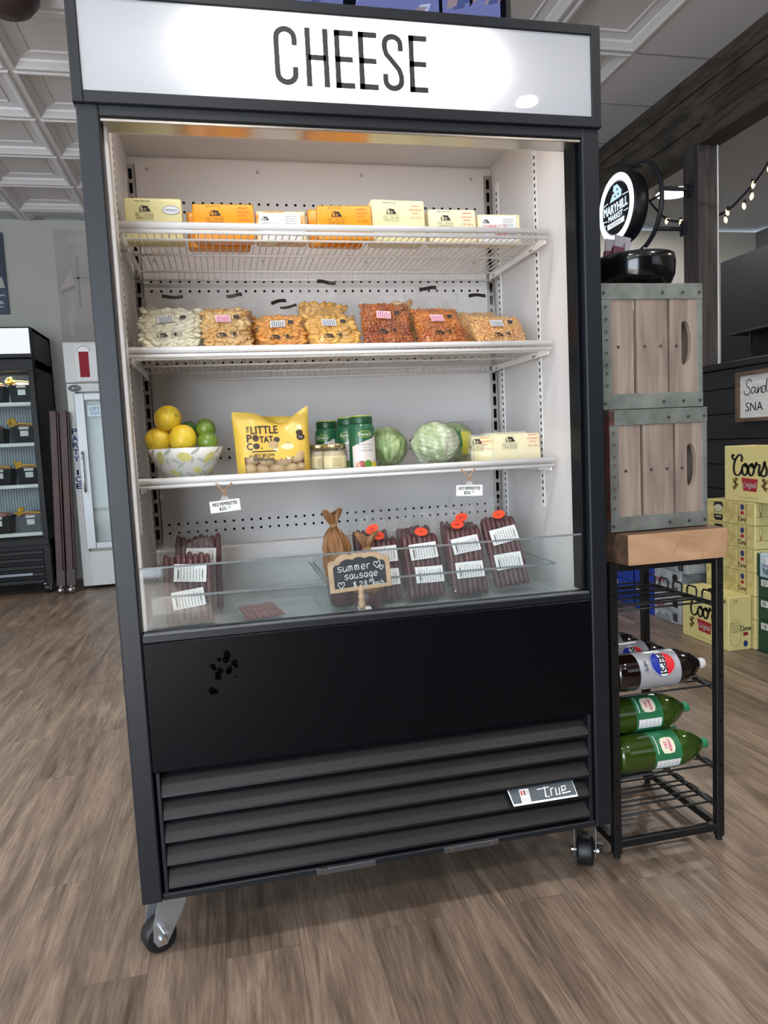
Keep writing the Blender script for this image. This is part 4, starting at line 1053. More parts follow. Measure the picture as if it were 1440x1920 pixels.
# ------------------------------------------------------------------ bottom deck: pepperettes and summer sausage
STK = mat('pepperette_meat', '#451417', .34, coat=.3); noisy(STK, '#2c090b', '#611b20', 12, (1, 1, .4), 4, .2, .3, .7)
STK2 = mat('marbled_pepperette', '#7a3230', .3, coat=.3); noisy(STK2, '#561c1c', '#b0665c', 45, (1, 1, .5), 3, .15, .35, .75)
stick_mesh = {}
def pepperettes(label, x, y, z, w, h, lean, yaw, seed, n=8, rows=2, labels=2, sticker=1, flap=.07, roll=0, m=STK, lw=.082):
    R = random.Random(seed)
    t = thing('pepperette_pack', label, 'pepperettes', (x, y, z), (0, roll, yaw), 'vacuum packs of pepperettes in the bottom of the case')
    r = w/n*.5
    for row in range(rows):
        for k in range(n):
            hh = h*R.uniform(.955, 1.02); zx = -w/2+r+k*(w-2*r)/(n-1)
            mb = MB(); P = [(0, 0, .004), (R.uniform(-.002, .002), R.uniform(-.003, .001), hh*.35), (R.uniform(-.002, .002), R.uniform(-.003, .001), hh*.7), (0, 0, hh)]
            P = smooth_path(P, 5); L = len(P)
            mb.tube(P, r, m, 10, rs=[r*(.6 if min(i, L-1-i) < 1 else 1.08+.07*math.sin(i*1.7+k)) for i in range(L)])
            o = mb.build('pepperette', t); o.location = (zx, .010+row*r*1.75, 0)
    T = rows*r*1.75+.02
    # film pouch
    mb = MB(); nu, nv = 16, 18; H = h+flap; K = seed*2.3
    for side in (-1, 1):
        vs = []
        for j in range(nv+1):
            zz = -.004+(H+.004)*j/nv
            for i in range(nu+1):
                u = i/nu*2-1
                th = (T*.5)*max(0, 1-abs(u)**6)**.5*max(0, min(1, (h*1.06-zz)/(h*.12)))**.5*max(0, min(1, (zz+.008)/.02))
                th += .0016
                fl = max(0, (zz-h)/max(flap, .01))
                vs.append((u*(w*.5+.010)*(1-.10*fl*fl), T*.45+side*th+.004*noise.noise(Vector((u*3+K, zz*30, side)))+fl*(.012*math.sin(u*3+K)+.006*math.sin(u*8+K)), zz+fl*.010*math.sin(u*2.5+K)))
        fs = []
        for j in range(nv):
            for i in range(nu):
                q = (j*(nu+1)+i, j*(nu+1)+i+1, (j+1)*(nu+1)+i+1, (j+1)*(nu+1)+i); fs.append(q if side < 0 else q[::-1])
        mb.add(vs, fs, FILM2, True)
    mb.build('plastic_pouch', t)
    yl = T*.45-T*.5-.004
    for k in range(labels):
        cz = h*(.74-.36*k); a = R.uniform(-.12, .22); M = FR(R.uniform(-.006, .012), yl, cz, a); mb = MB()
        hh = .046
        # slightly curled paper
        vs = []
        for i in range(9):
            u = i/8*2-1
            for sgn in (-1, 1): vs.append((u*lw/2, sgn*hh/2, .002*math.sin(u*3+K+k)*.6+.0005))
        mb.add(vs, [(2*i, 2*i+2, 2*i+3, 2*i+1) for i in range(8)], PAPER, False, M)
        dashes(mb, M @ Matrix.Translation((0, 0, .0024)), lw*.86, hh*.86, 9, GREYINK, seed*3+k, True, th=.0017, off=.0005)
        mb.quad(.0022, hh*.5, INK, M, .0032, -lw*.36, -.004); mb.quad(.0022, hh*.42, INK, M, .0032, lw*.38, -.002)
        mb.build('paper_label', t)
    for k in range(sticker):
        M = FR(R.uniform(-.02, .012), yl-.003, h*1.04+.020*k, R.uniform(-.2, .5)); mb = MB(); mb.disc(.0195, .0125, ORANGE, M, .0004); dashes(mb, M, .016, .006, 1, mat('dark_red_ink', '#8e1a12', .6), seed, th=.003, off=.001); mb.build('orange_sticker', t)
    return settle(t, lean)
Q = pepperettes; ZB = DK+.0095
Q('pepperette pack half hidden behind the chalk sign, two orange stickers on top', .672, .245, ZB, .105, .185, .32, -.04, 31, n=7, sticker=2, flap=.055)
Q('pepperette pack standing in back of the one beside the chalk sign', .675, .355, ZB, .105, .19, .25, .05, 32, labels=0, sticker=0, flap=.06)
Q('pepperette pack with two crooked labels and one orange sticker, right of the chalk sign', .797, .225, ZB, .105, .19, .34, .05, 33, n=7, sticker=1, flap=.06)
Q('pepperette pack with a single small label, wedged behind in the middle of the right bin', .812, .345, ZB, .105, .195, .28, .1, 34, labels=1, sticker=0, flap=.05, lw=.05)
Q('pepperette pack with overlapping orange stickers above its labels, second from the right', .922, .215, ZB, .105, .205, .36, -.03, 35, n=7, sticker=2, flap=.06)
Q('pepperette pack hidden behind the second one from the right, clear top showing', .948, .345, ZB, .105, .20, .28, .02, 36, labels=0, sticker=0, flap=.07)
Q('tilted pepperette pack at the right end of the right bin, large slanted labels', 1.057, .228, ZB+.010, .102, .215, .36, -.03, 37, n=7, sticker=1, flap=.065, roll=-.10)
Q('front pepperette pack in the left bin, two labels across it', .148, .19, ZB, .120, .185, .30, .04, 38, sticker=0, flap=.03)
Q('pepperette pack leaning behind the front one of the left bin', .168, .325, ZB, .125, .215, .26, -.06, 39, labels=1, sticker=0, flap=.03)
Q('flat pepperette pack lying down in the left bin', .345, .175, ZB+.002, .10, .10, 1.40, .25, 40, labels=0, sticker=0, flap=.06, m=STK2)
# summer sausages in tied kraft casings
KR = mat('kraft_casing', '#7a5230', .55, coat=.1); noisy(KR, '#5c3a1c', '#a2713f', 7, (1.5, 1.5, .4), 6, .6, .3, .7, 1.2)
SAU = mat('dark_sausage', '#4a1f22', .4, coat=.3)
def sausage(label, x, y, h, r, lean, yaw, seed, roll=0):
    t = thing('summer_sausage', label, 'sausage', (x, y, ZB), (0, roll, yaw), 'summer sausages tied in brown casings')
    def crinkle(p, a):
        k = max(0, (p.z-h*.62)/(h*.2)); k = min(1, k)
        f = 1+.16*k*math.sin(a*7+seed+p.z*30)+.09*k*math.sin(a*12+seed*2)+.16*noise.noise(Vector((math.cos(a)*1.4+seed, math.sin(a)*1.4, p.z*22)))+.07*noise.noise(Vector((math.cos(a)*4, math.sin(a)*4+seed, p.z*70)))
        top = max(0, (p.z-h)/.05)
        return Vector((p.x*f*(1+.5*top), p.y*f*(1-.45*top), p.z+top*.010*math.sin(a*2+seed)))
    MB().lathe([(0, 0), (r*.8, .002), (r, .02), (r*1.02, h*.32), (r, h*.345), (0, h*.345)], SAU, 28).build('sausage_end', t)
    PF = [(0, h*.30), (r*1.03, h*.30), (r*1.05, h*.55), (r*.98, h*.68), (r*.86, h*.80), (r*.60, h*.90), (r*.26, h*.98), (r*.22, h), (r*.40, h+.018), (r*.52, h+.036), (r*.45, h+.036), (r*.2, h+.012), (0, h+.01)]
    PF = [PF[0]]+[(max(p.x, 0), p.z) for p in smooth_path([(q[0], 0, q[1]) for q in PF[1:-1]], 4)]+[PF[-1]]
    MB().lathe(PF, KR, 56, None, True, crinkle).build('casing', t)
    P = [(r*.25*math.cos(a*.5), r*.25*math.sin(a*.5), h-.006+.0004*a) for a in range(0, 26)]
    MB().tube(P+[(r*.3, -r*.5, h-.02)], .0013, mat('pale_string', '#c7ac7f', .8), 6).build('string', t)
    settle(t, lean)
sausage('summer sausage with tall tied top, tallest of the brown-cased pair', .556, .255, .225, .038, .16, .3, 1)
sausage('shorter summer sausage in front, with a bunched top beside the tall one', .612, .178, .165, .040, .22, -.3, 2)
# chalkboard price sign on a turned stake
cs = thing('chalkboard_sign', 'small wood-framed chalkboard reading summer sausage 28 dollars each, on a turned stake', 'sign', (.574, .070, .820), (0, 0, .0))
PINE = mat('pale_pine', '#c2a180', .55); noisy(PINE, '#b39070', '#cfb08e', 6, (1, 4, 6), 4, .05)
CHK = mat('chalkboard', '#1c2027', .7)
Mx = FR(0, 0, .085, .05)
bw_, bh_ = .158, .080
def scallop(w, h, k=1):
    pts = [(-w/2, -h/2), (w/2, -h/2), (w/2, h/2-.006), (w/2-.006, h/2)]
    pts += [(w*.38, h/2)]
    pts += [(w*.30+.0*q, h/2+.004+.010*math.sin(q)) if False else (w*(.36-.72*q), h/2+k*(.006+.006*abs(math.sin(q*PI*3))+.006*math.sin(q*PI))) for q in [i/24 for i in range(25)]]
    pts += [(-w*.38, h/2), (-w/2+.006, h/2), (-w/2, h/2-.006)]
    return pts
m = MB(); m.prism(scallop(bw_, bh_), .008, PINE, Mx @ Matrix.Translation((0, 0, -.004))); m.build('frame', cs)
m = MB(); m.flat(scallop(bw_-.024, bh_-.020, .8), CHK, Mx, .0044); m.build('chalkboard', cs)
m = MB(); WC = mat('white_chalk', '#eceded', .8)
HV = lambda cx, cy, s: [(cx, cy-s), (cx-s*.9, cy+.1*s), (cx-s*.75, cy+.75*s), (cx-s*.25, cy+.75*s), (cx, cy+.25*s), (cx+s*.25, cy+.8*s), (cx+s*.8, cy+.75*s), (cx+s*.9, cy+.1*s), (cx, cy-s)]
hand = {'s': [[(.9, .9), (.5, 1), (.15, .8), (.3, .55), (.75, .45), (.9, .2), (.5, 0), (.05, .12)]], 'u': [[(.1, 1), (.1, .3), (.35, 0), (.75, .2), (.85, 1)], [(.85, 1), (.88, .2), (1, 0)]],
 'm': [[(.05, 1), (.08, 0)], [(.08, .7), (.3, 1), (.48, .8), (.48, 0)], [(.48, .7), (.7, 1), (.92, .8), (.95, 0)]], 'e': [[(.1, .5), (.85, .55), (.75, .95), (.4, 1), (.1, .6), (.15, .15), (.5, 0), (.9, .2)]],
 'r': [[(.15, 1), (.18, 0)], [(.18, .65), (.45, 1), (.85, .9)]], 'a': [[(.85, .85), (.45, 1), (.1, .55), (.3, 0), (.7, .2), (.85, .9)], [(.85, 1), (.88, .2), (1, 0)]],
 'g': [[(.85, .85), (.45, 1), (.1, .55), (.3, .05), (.7, .2), (.85, .9)], [(.85, 1), (.8, -.4), (.45, -.75), (.1, -.5)]], 'c': [[(.9, .85), (.5, 1), (.1, .55), (.4, 0), (.9, .15)]], 'h': [[(.1, 1.7), (.12, 0)], [(.12, .6), (.45, 1), (.8, .7), (.85, 0)]],
 '$': [[(.9, 1.3), (.5, 1.45), (.15, 1.15), (.5, .75), (.9, .4), (.5, .05), (.05, .2)], [(.4, 1.7), (.35, -.2)], [(.65, 1.7), (.6, -.2)]], '2': [[(.1, 1.2), (.45, 1.5), (.85, 1.2), (.5, .6), (.1, .05), (.95, .1)]], '8': [[(.75, 1.3), (.45, 1.5), (.2, 1.2), (.5, .8), (.85, .4), (.5, .0), (.15, .35), (.5, .8), (.8, 1.2), (.7, 1.38)]], '.': [[(.4, .0), (.5, .12)]], '0': [[(.5, 1), (.1, .5), (.5, 0), (.9, .5), (.5, 1)]]}
def chalk(t, x, y, h, adv, wd=.0017):
    for ch in t:
        if ch != ' ': m.strokes([[(x+p*adv*.82, y+q*h) for p, q in ln] for ln in hand[ch]], wd, WC, Mx, .0052, n=5)
        x += adv*(1.25 if ch == 'm' else .5 if ch == '.' else 1)
chalk('summer', -.056, .012, .0125, .0135); chalk('sausage', -.040, -.009, .0115, .0125)
chalk('$', -.020, -.031, .0085, .011); chalk('28.', -.004, -.031, .0085, .0115); chalk('00', .022, -.020, .004, .006, .0012); chalk('each', .030, -.031, .0065, .0078, .0014)
m.strokes([[(.021, -.0225), (.036, -.0215)]], .0013, WC, Mx, .0052, sm=False)
for hx_, hy_, hs in ((.046, .020, .0095), (.056, .011, .0065), (-.050, -.022, .0095)): m.strokes([HV(hx_, hy_, hs)], .0015, WC, Mx, .0052, sm=False)
m.build('chalk_lettering', cs)
m = MB(); m.lathe([(0, 0), (.0075, 0), (.0085, .006), (.0095, .014), (.0065, .024), (.0085, .030), (.0085, .033), (.0065, .036), (.0075, .042), (.0075, .06), (0, .06)], PINE, 20, Matrix.Translation((.002, 0, -.004))); m.build('stake', cs)
m = MB(); m.box(-.005, .028, .004, .034, -.012, -.004, WHITE2, .002); m.build('foot', cs)
# ------------------------------------------------------------------ black bottle rack beside the case
rk = thing('bottle_rack', 'black metal bottle rack with open wire shelves beside the display case', 'rack', (1.285, .10, 0))
RB = mat('rack_black', '#101113', .42)
rw, rd, rh, ps = .362, .40, .866, .024
for ix, x in enumerate((0, rw-ps)):
    for iy, y in enumerate((0, rd-ps)):
        m = MB(); m.box(x, x+ps, y, y+ps, .012, rh, RB, .002); m.cyl((x+ps/2, y+ps/2, 0), (x+ps/2, y+ps/2, .013), .010, mat('black_plastic_foot', '#0c0c0d', .5), n=14)
        if iy == 0:
            for k in range(6): m.disc(.0032, .0032, DARK, FR(x+ps/2, 0, .10+k*.135), .0005, n=10)
        m.build('post', rk)
for z in (rh-.024, .030):
    for y in (0, rd-ps): MB().box(ps, rw-ps, y+.002, y+ps-.002, z, z+.023, RB, .002).build('cross_rail', rk)
    for x in (0, rw-ps): MB().box(x+.002, x+ps-.002, ps, rd-ps, z, z+.023, RB, .002).build('side_rail', rk)
def rshelf(z, hoops=False):
    for x in (.012, rw-.012): MB().tube([(x, ps-.004, z), (x, rd-ps+.004, z)], .0075, RB, 10).build('shelf_bar', rk)
    ys = [.055+.0725*k for k in range(5)]
    for k, y in enumerate(ys):
        m = MB(); P = [(.012, y-.018, z+.006), (rw-.05, y-.018, z+.006)]
        if hoops: P += [(rw-.012, y-.018, z+.004), (rw-.010, y-.018, z+.026), (rw-.010, y-.012, z+.034), (rw-.010, y+.022, z+.034), (rw-.010, y+.028, z+.026), (rw-.012, y+.028, z+.004)]
        else: P += [(rw-.016, y-.018, z+.006), (rw-.008, y-.012, z+.007), (rw-.008, y+.022, z+.007), (rw-.016, y+.028, z+.006)]
        P += [(rw-.05, y+.028, z+.006), (.012, y+.028, z+.006)]
        m.tube(P, .0032, RB, 6); m.build('wire_loop', rk)
rshelf(.715, True); rshelf(.462); rshelf(.216); rshelf(.10)
# soda bottles lying on the rack, caps to the right
def bottle_prof(L, R):
    return [(0, .004), (R*.55, .0), (R*.85, .006), (R*.97, .02), (R, .04), (R*.985, L*.28), (R, L*.34), (R, L*.60), (R*.985, L*.66), (R*.93, L*.74), (R*.78, L*.83), (R*.52, L*.90), (R*.30, L*.945), (R*.255, L*.965), (R*.255, L*.985), (0, L*.985)]
def soda(label, x, y, z, roll, kind, group, yaw=0):
    L, R = .312, .0545
    t = thing('soda_bottle', label, 'bottle', (x, y, z), (0, 0, yaw), group)
    MX = Matrix(((0, 0, 1, 0), (0, 1, 0, 0), (-1, 0, 0, 0), (0, 0, 0, 1))) @ Matrix.Rotation(roll, 4, 'Z')      # bottle axis along +X
    if kind == 'cola':
        gm = mat('cola_bottle', '#120806', .08, spec=.6, coat=.5); cap = mat('white_cap', '#e6e6e4', .4)
    else:
        gm = mat('green_bottle', '#47671a', .05, spec=.6, coat=.5, trans=.6); cap = mat('green_bottle_cap', '#2c8a5c', .4)
    MB().lathe(bottle_prof(L, R), gm, 36, MX, True, lambda p, a: Vector((p.x*(1+.02*math.cos(a*5)*(p.z < .035)), p.y*(1+.02*math.cos(a*5)*(p.z < .035)), p.z))).build('bottle', t)
    m = MB(); m.lathe([(0, L*.955), (.0150, L*.955), (.0155, L*.96), (.0155, L*1.005), (.014, L*1.012), (0, L*1.012)], cap, 28, MX)
    m.lathe([(.0165, L*.945), (.0165, L*.950), (.0, L*.950)], cap, 24, MX); m.build('cap', t)
    m = MB(); z0, z1 = (L*.24, L*.66) if kind == 'cola' else (L*.36, L*.64)
    LB = mat('silver_label', '#b9bcc4', .3, .35, coat=.4) if kind == 'cola' else mat('green_label', '#27714a', .35, coat=.4)
    n = 36; rr = R*1.006
    vs = []
    for k in range(n): a = 2*PI*k/n; vs += [(rr*math.cos(a), rr*math.sin(a), z0), (rr*math.cos(a), rr*math.sin(a), z1)]
    m.add(vs, [(2*k, 2*((k+1) % n), 2*((k+1) % n)+1, 2*k+1) for k in range(n)], LB, True, MX)
    def wrap(tmp, a0, zc, off=.0006):
        # local +x of the print runs around the bottle, +y along its axis
        vs = []; refine(tmp, .009)
        for p in tmp.v:
            a = a0+p[0]/rr; q = rr+off+p[2]; vs.append((q*math.cos(a), q*math.sin(a), zc+p[1]))
        for f, fm in zip(tmp.f, tmp.fm): m.add([vs[i] for i in f], [tuple(range(len(f)))], tmp.ms[fm], False, MX)
    zc = (z0+z1)/2
    if kind == 'cola':
        BLU = mat('label_blue', '#17309a', .35); RED = mat('label_red', '#d8232f', .35); WHI = mat('label_white', '#eceef0', .35)
        q = MB(); n2 = 40; rx, ry = .037, .037
        q.disc(rx+.003, ry+.003, mat('label_navy', '#0f1a4f', .35), I4, 0, n=n2); q.disc(rx+.0015, ry+.0015, WHI, I4, .0002, n=n2)
        Ro = Matrix.Rotation(PI/2, 4, 'Z')
        up = [(rx*math.cos(a), ry*math.sin(a)) for a in [PI*.06+PI*.88*k/20 for k in range(21)]]
        wv = [(-rx*.98+2*rx*.98*k/12, .012+.004*math.sin(k/12*2*PI)) for k in range(13)]
        q.flat(up+wv[0:13], RED, I4, .0004); lo = [(rx*math.cos(a), ry*math.sin(a)) for a in [PI*1.06+PI*.88*k/20 for k in range(21)]]
        q.flat(lo+[(rx*.98-2*rx*.98*k/12, -.012+.004*math.sin(-k/12*2*PI)) for k in range(13)], BLU, I4, .0004)
        q.text('PEPSI', I4, .020, mat('label_ink', '#15161c', .4), w=.062, off=.0007, bold=.0010); wrap(q, 0, zc+.010)
        q = MB(); q.text('DIÈTE', I4, .009, mat('label_ink'), w=.03, off=0, bold=.0004); wrap(q, .08, zc-.045)
        for k in range(20):
            q = MB(); zz = z0+.004+(z1-z0-.008)*k/19; q.strokes([[(-.075+.15*j/12-.0, zz-zc+.006*math.sin(j*.5+k*.3)) for j in range(5)]], .0009, mat('label_grey_line', '#8f939c', .35), I4, 0, sm=False); wrap(q, -.5, zc)
    else:
        WHI = mat('label_white', '#eceef0', .35); PK = mat('label_magenta', '#c9236b', .4); CRE = mat('label_cream', '#efe6cf', .4)
        q = MB(); q.flat([(-.022, -.017), (-.010, -.023), (.010, -.023), (.022, -.017), (.024, 0), (.022, .016), (.010, .021), (-.010, .021), (-.022, .016), (-.024, 0)], CRE, I4, .0002)
        Ro = I4
        q.text('CANADA', Ro, .009, PK, w=.036, cy=.006, off=.0005, bold=.0004); q.text('DRY', Ro, .009, PK, w=.020, cy=-.008, off=.0005, bold=.0004); wrap(q, 0, zc+.002)
        q = MB(); q.quad(.03, z1-z0-.012, WHI, I4, .0002); dashes(q, I4, .026, z1-z0-.02, 5, GREYINK, 4, off=.0005); wrap(q, 1.05, zc)
        q = MB(); q.quad(.055, .0025, WHI, I4, .0002, 0, -(z1-z0)*.38); wrap(q, -.1, zc)
    m.build('label', t)
    return t
GP, GC = 'cola bottles lying on the rack', 'ginger ale bottles lying on the rack'
ZC = .462+.0105+.0550
soda('front cola bottle with white cap, silver label facing out', 1.310, .167, ZC, PI+.95, 'cola', GP)
soda('second cola bottle from the front, its round emblem partly hidden', 1.282, .276, ZC, PI+1.15, 'cola', GP)
soda('rearmost cola bottle on the rack, only its top and cap showing', 1.262, .390, ZC, PI+1.3, 'cola', GP)
ZG = .216+.0105+.0550
soda('front ginger ale bottle, lowest on the rack with its cap nearest the post', 1.312, .160, ZG, PI+.95, 'ginger', GC)
soda('ginger ale bottle behind the lowest one, mostly its cap visible', 1.285, .274, ZG, PI+.2, 'ginger', GC)
soda('upper ginger ale bottle lying across the other two', 1.288, .216, ZG+.0955, PI+.75, 'ginger', GC)
# wooden slab on the rack
SLAB = mat('end_grain_slab', '#b08a68', .6); noisy(SLAB, '#9d7757', '#bf9b79', 3, (1, 1, 3), 6, .1, .3, .7, 1.5)
BARK = mat('slab_side', '#5d4635', .7); noisy(BARK, '#46342a', '#755a45', 8, (1, 5, 5), 5, .2)
t = thing('wood_slab', 'thick raw wooden block with a rounded right end, on top of the bottle rack', 'wood block', (1.325, .05, rh+.001))
b = bmesh.new(); bmesh.ops.create_cube(b, size=1)
for v in b.verts: v.co = Vector(((v.co.x+.5)*.325-.012, (v.co.y+.5)*.40, (v.co.z+.5)*.084))
for v in b.verts:
    if v.co.x < .1 and v.co.y > .1: v.co.x -= .06
bmesh.ops.bevel(b, geom=[e for e in b.edges if all(v.co.x > .25 for v in e.verts)], offset=.018, segments=4, affect='EDGES')
bmesh.ops.subdivide_edges(b, edges=b.edges[:], cuts=2, use_grid_fill=True)
for v in b.verts: v.co += Vector((0, .003*noise.noise(v.co*12), .0015*noise.noise(v.co*15+Vector((5, 0, 0)))*(v.co.z > .02)))
m = MB(); b.verts.ensure_lookup_table(); b.normal_update()
for i, v in enumerate(b.verts): v.index = i
allv = [v.co.copy() for v in b.verts]
m.add(allv, [tuple(v.index for v in f.verts) for f in b.faces if f.normal.y < -.3], SLAB)
m.add(allv, [tuple(v.index for v in f.verts) for f in b.faces if f.normal.y >= -.3], BARK); b.free()
m.build('block', t); m = MB(); m.strokes([[(.150, .078), (.175, .050), (.20, .036), (.215, .015)], [(.165, .07), (.14, .05), (.12, .02)], [(.215, .04), (.216, .002)]], .0012, mat('wood_crack', '#a27a55', .8), FR(0, -.002, 0), .002); m.build('growth_line', t)
# galvanised wooden crates
PLK = mat('weathered_crate_wood', '#86756a', .75); noisy(PLK, '#6d5e55', '#a08f82', 3.5, (9, 4, .8), 7, .35, .25, .75, .8)
GAL = mat('galvanised_steel', '#83877f', .5, .6); noisy(GAL, '#6d716b', '#9a9e97', 12, bump=.1); RUST = mat('rusty_corner', '#5a342a', .8); noisy(RUST, '#42302c', '#7a4334', 20)
NAIL = mat('nail_head', '#4a4a48', .5, .5)
def crate(label, x, y, z, w, h, d, yaw, rusty):
    t = thing('wooden_crate', label, 'crate', (x, y, z), (0, 0, yaw), 'old wooden crates stacked beside the case')
    bnds = [(.012, w*.315), (w*.345, w*.655), (w*.67, w-.012)]
    for k, (a, b_) in enumerate(bnds):
        m = MB(); z0, z1 = .012, h-.012
        if k < 2: m.box(a, b_, .003, .018, z0, z1, PLK, .0015)
        else:
            hx, hz, hw, hh2 = w*.835, h*.52, .0150, .060      # hand hole, slightly curved
            N = 24; ring = []
            for i in range(N):
                q = 2*PI*i/N; zz = math.sin(q); xx = math.cos(q)
                ring.append((hx+hw*math.copysign(abs(xx)**.7, xx)+.006*(zz*zz)*-1+.002, hz+hh2*math.copysign(abs(zz)**.75, zz)))
            outer = []
            for (rx_, rz_) in ring:      # project ring outward to the board rectangle
                dx, dz = rx_-hx, rz_-hz; s_ = min((b_-hx)/dx if dx > 1e-6 else ((a-hx)/dx if dx < -1e-6 else 1e9), (z1-hz)/dz if dz > 1e-6 else ((z0-hz)/dz if dz < -1e-6 else 1e9)); outer.append((hx+dx*s_, hz+dz*s_))
            vs = []
            for yy in (.003, .018): vs += [(p[0], yy, p[1]) for p in ring]+[(p[0], yy, p[1]) for p in outer]
            fs = []
            for i in range(N):
                j = (i+1) % N
                fs += [(i, j, N+j, N+i), (2*N+i, 3*N+i, 3*N+j, 2*N+j), (i, 2*N+i, 2*N+j, j), (N+i, N+j, 3*N+j, 3*N+i)]
            m.add(vs, fs, PLK)
            for cx_, cz_ in ((a, z0), (b_, z0), (b_, z1), (a, z1)):      # fill the corner triangles
                near = sorted(range(N), key=lambda i: (outer[i][0]-cx_)**2+(outer[i][1]-cz_)**2)[:2]
                for yy in (.003, .018): m.add([(cx_, yy, cz_)]+[(outer[i][0], yy, outer[i][1]) for i in near], [(0, 1, 2)], PLK)
        m.build('board', t)
    # other sides
    for a, b_ in ((.012, d*.32), (d*.34, d*.66), (d*.68, d-.012)):
        for xx in (.001, w-.016): MB().box(xx, xx+.015, a+.006, b_, .012, h-.012, PLK, .001).build('side_board', t)
    MB().box(.01, w-.01, .02, d, .004, .018, PLK).build('bottom_board', t)
    for z0 in (0, h-.042):
        m = MB(); m.box(-.001, w+.001, -.0005, .0025, z0, z0+.042, GAL, .0006)
        for fx_ in (.02, .60, .80, .97): m.cyl((w*fx_, -.0005, z0+.017), (w*fx_, -.003, z0+.017), .0042, NAIL, n=10)
        m.box(-.001, .002, 0, d, z0, z0+.042, GAL); m.box(w-.002, w+.001, 0, d, z0, z0+.042, GAL); m.build('metal_band', t)
    for x0, x1 in ((0, .026), (w-.014, w)):
        m = MB(); m.box(x0-.0008, x1+.0008, .0005, .0032, .042, h-.042, GAL, .0006)
        if x0 == 0:
            for k in range(8):
                zz = .065+(h-.13)*k/7+.004*math.sin(k*2.1); m.cyl((.012, .0008, zz), (.012, -.0016, zz), .0062, GAL, n=12); m.cyl((.012, -.001, zz), (.012, -.0024, zz), .0034, NAIL if not rusty else RUST, n=8)
        m.build('corner_strip', t)
    if rusty:
        m = MB(); m.box(-.0022, .014, -.0016, -.0004, h-.040, h-.002, RUST).box(-.0022, -.0010, -.0012, .05, .03, h-.01, RUST); m.build('rust_patch', t, 'rusty corner plate')
    for fx_, fz_ in ((.16, .5), (.42, .5), (.58, .5), (.74, .5)):
        m = MB(); m.cyl((w*fx_, .003, h*fz_), (w*fx_, .0015, h*fz_), .0042, NAIL, n=10); m.build('nail', t)
    return t
ZS = rh+.088
crate('lower old wooden crate with metal bands and a rusty left corner, on the wood block', 1.292, .098, ZS, .306, .336, .34, .02, True)
crate('upper old wooden crate with metal bands, under the black bowl', 1.279, .105, ZS+.338, .304, .338, .34, -.015, False)
# bowl of packets on the crates
zb = ZS+.338+.339
t = thing('black_bowl', 'shallow glossy black bowl on top of the upper crate', 'bowl', (1.470, .26, zb))
MB().lathe([(0, 0), (.083, 0), (.100, .010), (.116, .050), (.118, .084), (.115, .103), (.111, .104), (.109, .084), (.105, .05), (.09, .014), (0, .012)], mat('glossy_black', '#0a0a0c', .16, coat=.4), 48).build('bowl', t)
PKR = mat('crimson_packet', '#5e1226', .3, coat=.4); PKC = mat('clear_packet_end', '#a59da0', .25, .4)
for k, (dx, dy, a, w_, h_) in enumerate([(-.070, -.03, .2, .055, .105), (-.020, .0, -.2, .045, .085), (.022, -.02, .30, .05, .075), (-.045, .045, .1, .06, .115)]):
    t = thing('snack_packet', ['crimson and clear packet sticking up at the left of the black bowl', 'crimson packet in the middle of the black bowl', 'low crimson packet leaning right in the black bowl', 'tall crimson packet at the back of the black bowl'][k], 'packet', (1.470+dx, .26+dy, zb+.021+.03), (0, a, 0), 'crimson packets in the black bowl')
    m = MB(); m.box(-w_/2, w_/2, -.008, .008, 0, h_*.75, PKR, .005, 2); m.build('packet', t); m = MB(); m.box(-w_/2+.002, w_/2-.002, -.002, .002, h_*.72, h_*1.05, PKC, .001); m.box(w_*.12, w_*.42, -.010, -.008, .01, h_*.9, PKC); m.build('clear_end', t)
# ------------------------------------------------------------------ beer cases by the plank wall
YB_ = mat('yellow_carton', '#d8cd8a', .5); noisy(YB_, '#d2c680', '#ddd396', 2)
YBO = mat('gold_carton_art', '#c2b574', .5); noisy(YBO, '#b5a766', '#cfc384', 20, detail=3, lo=.4, hi=.6)
BLKI = mat('black_carton_ink', '#17150f', .5); REDC = mat('carton_red', '#a31f2f', .5); BRNC = mat('carton_brown', '#6d5426', .5)
def coors_word(mb, M, h, cx, cy, ink):
    A = {'C': (0, [[(.56, .66), (.64, .84), (.54, .99), (.36, .96), (.14, .72), (.04, .38), (.10, .08), (.30, -.02), (.52, .10), (.62, .26)], [(.20, .80), (.02, .78), (-.08, .92), (.0, 1.0), (.06, .92)]]),
         'o1': (.62, [[(.24, .56), (.06, .44), (.02, .18), (.16, .0), (.34, .10), (.40, .36), (.28, .56), (.24, .44), (.44, .40)]]),
         'o2': (1.06, [[(.24, .56), (.06, .44), (.02, .18), (.16, .0), (.34, .10), (.40, .36), (.28, .56), (.24, .44), (.44, .40)]]),
         'r': (1.50, [[(.0, .34), (.12, .62), (.16, .52), (.34, .50), (.28, .22), (.32, .02), (.44, .06)]]),
         's': (1.90, [[(.0, .10), (.18, .40), (.26, .66), (.30, .50), (.40, .30), (.36, .06), (.16, -.02), (.02, .08)]])}
    for k, (x0, L) in A.items():
        mb.strokes([[(cx+(x0+p-1.15)*h, cy+(q-.4)*h) for p, q in ln] for ln in L], h*.13, ink, M, .0012, n=6, wfn=lambda t, d: .55+.65*abs(d.y))
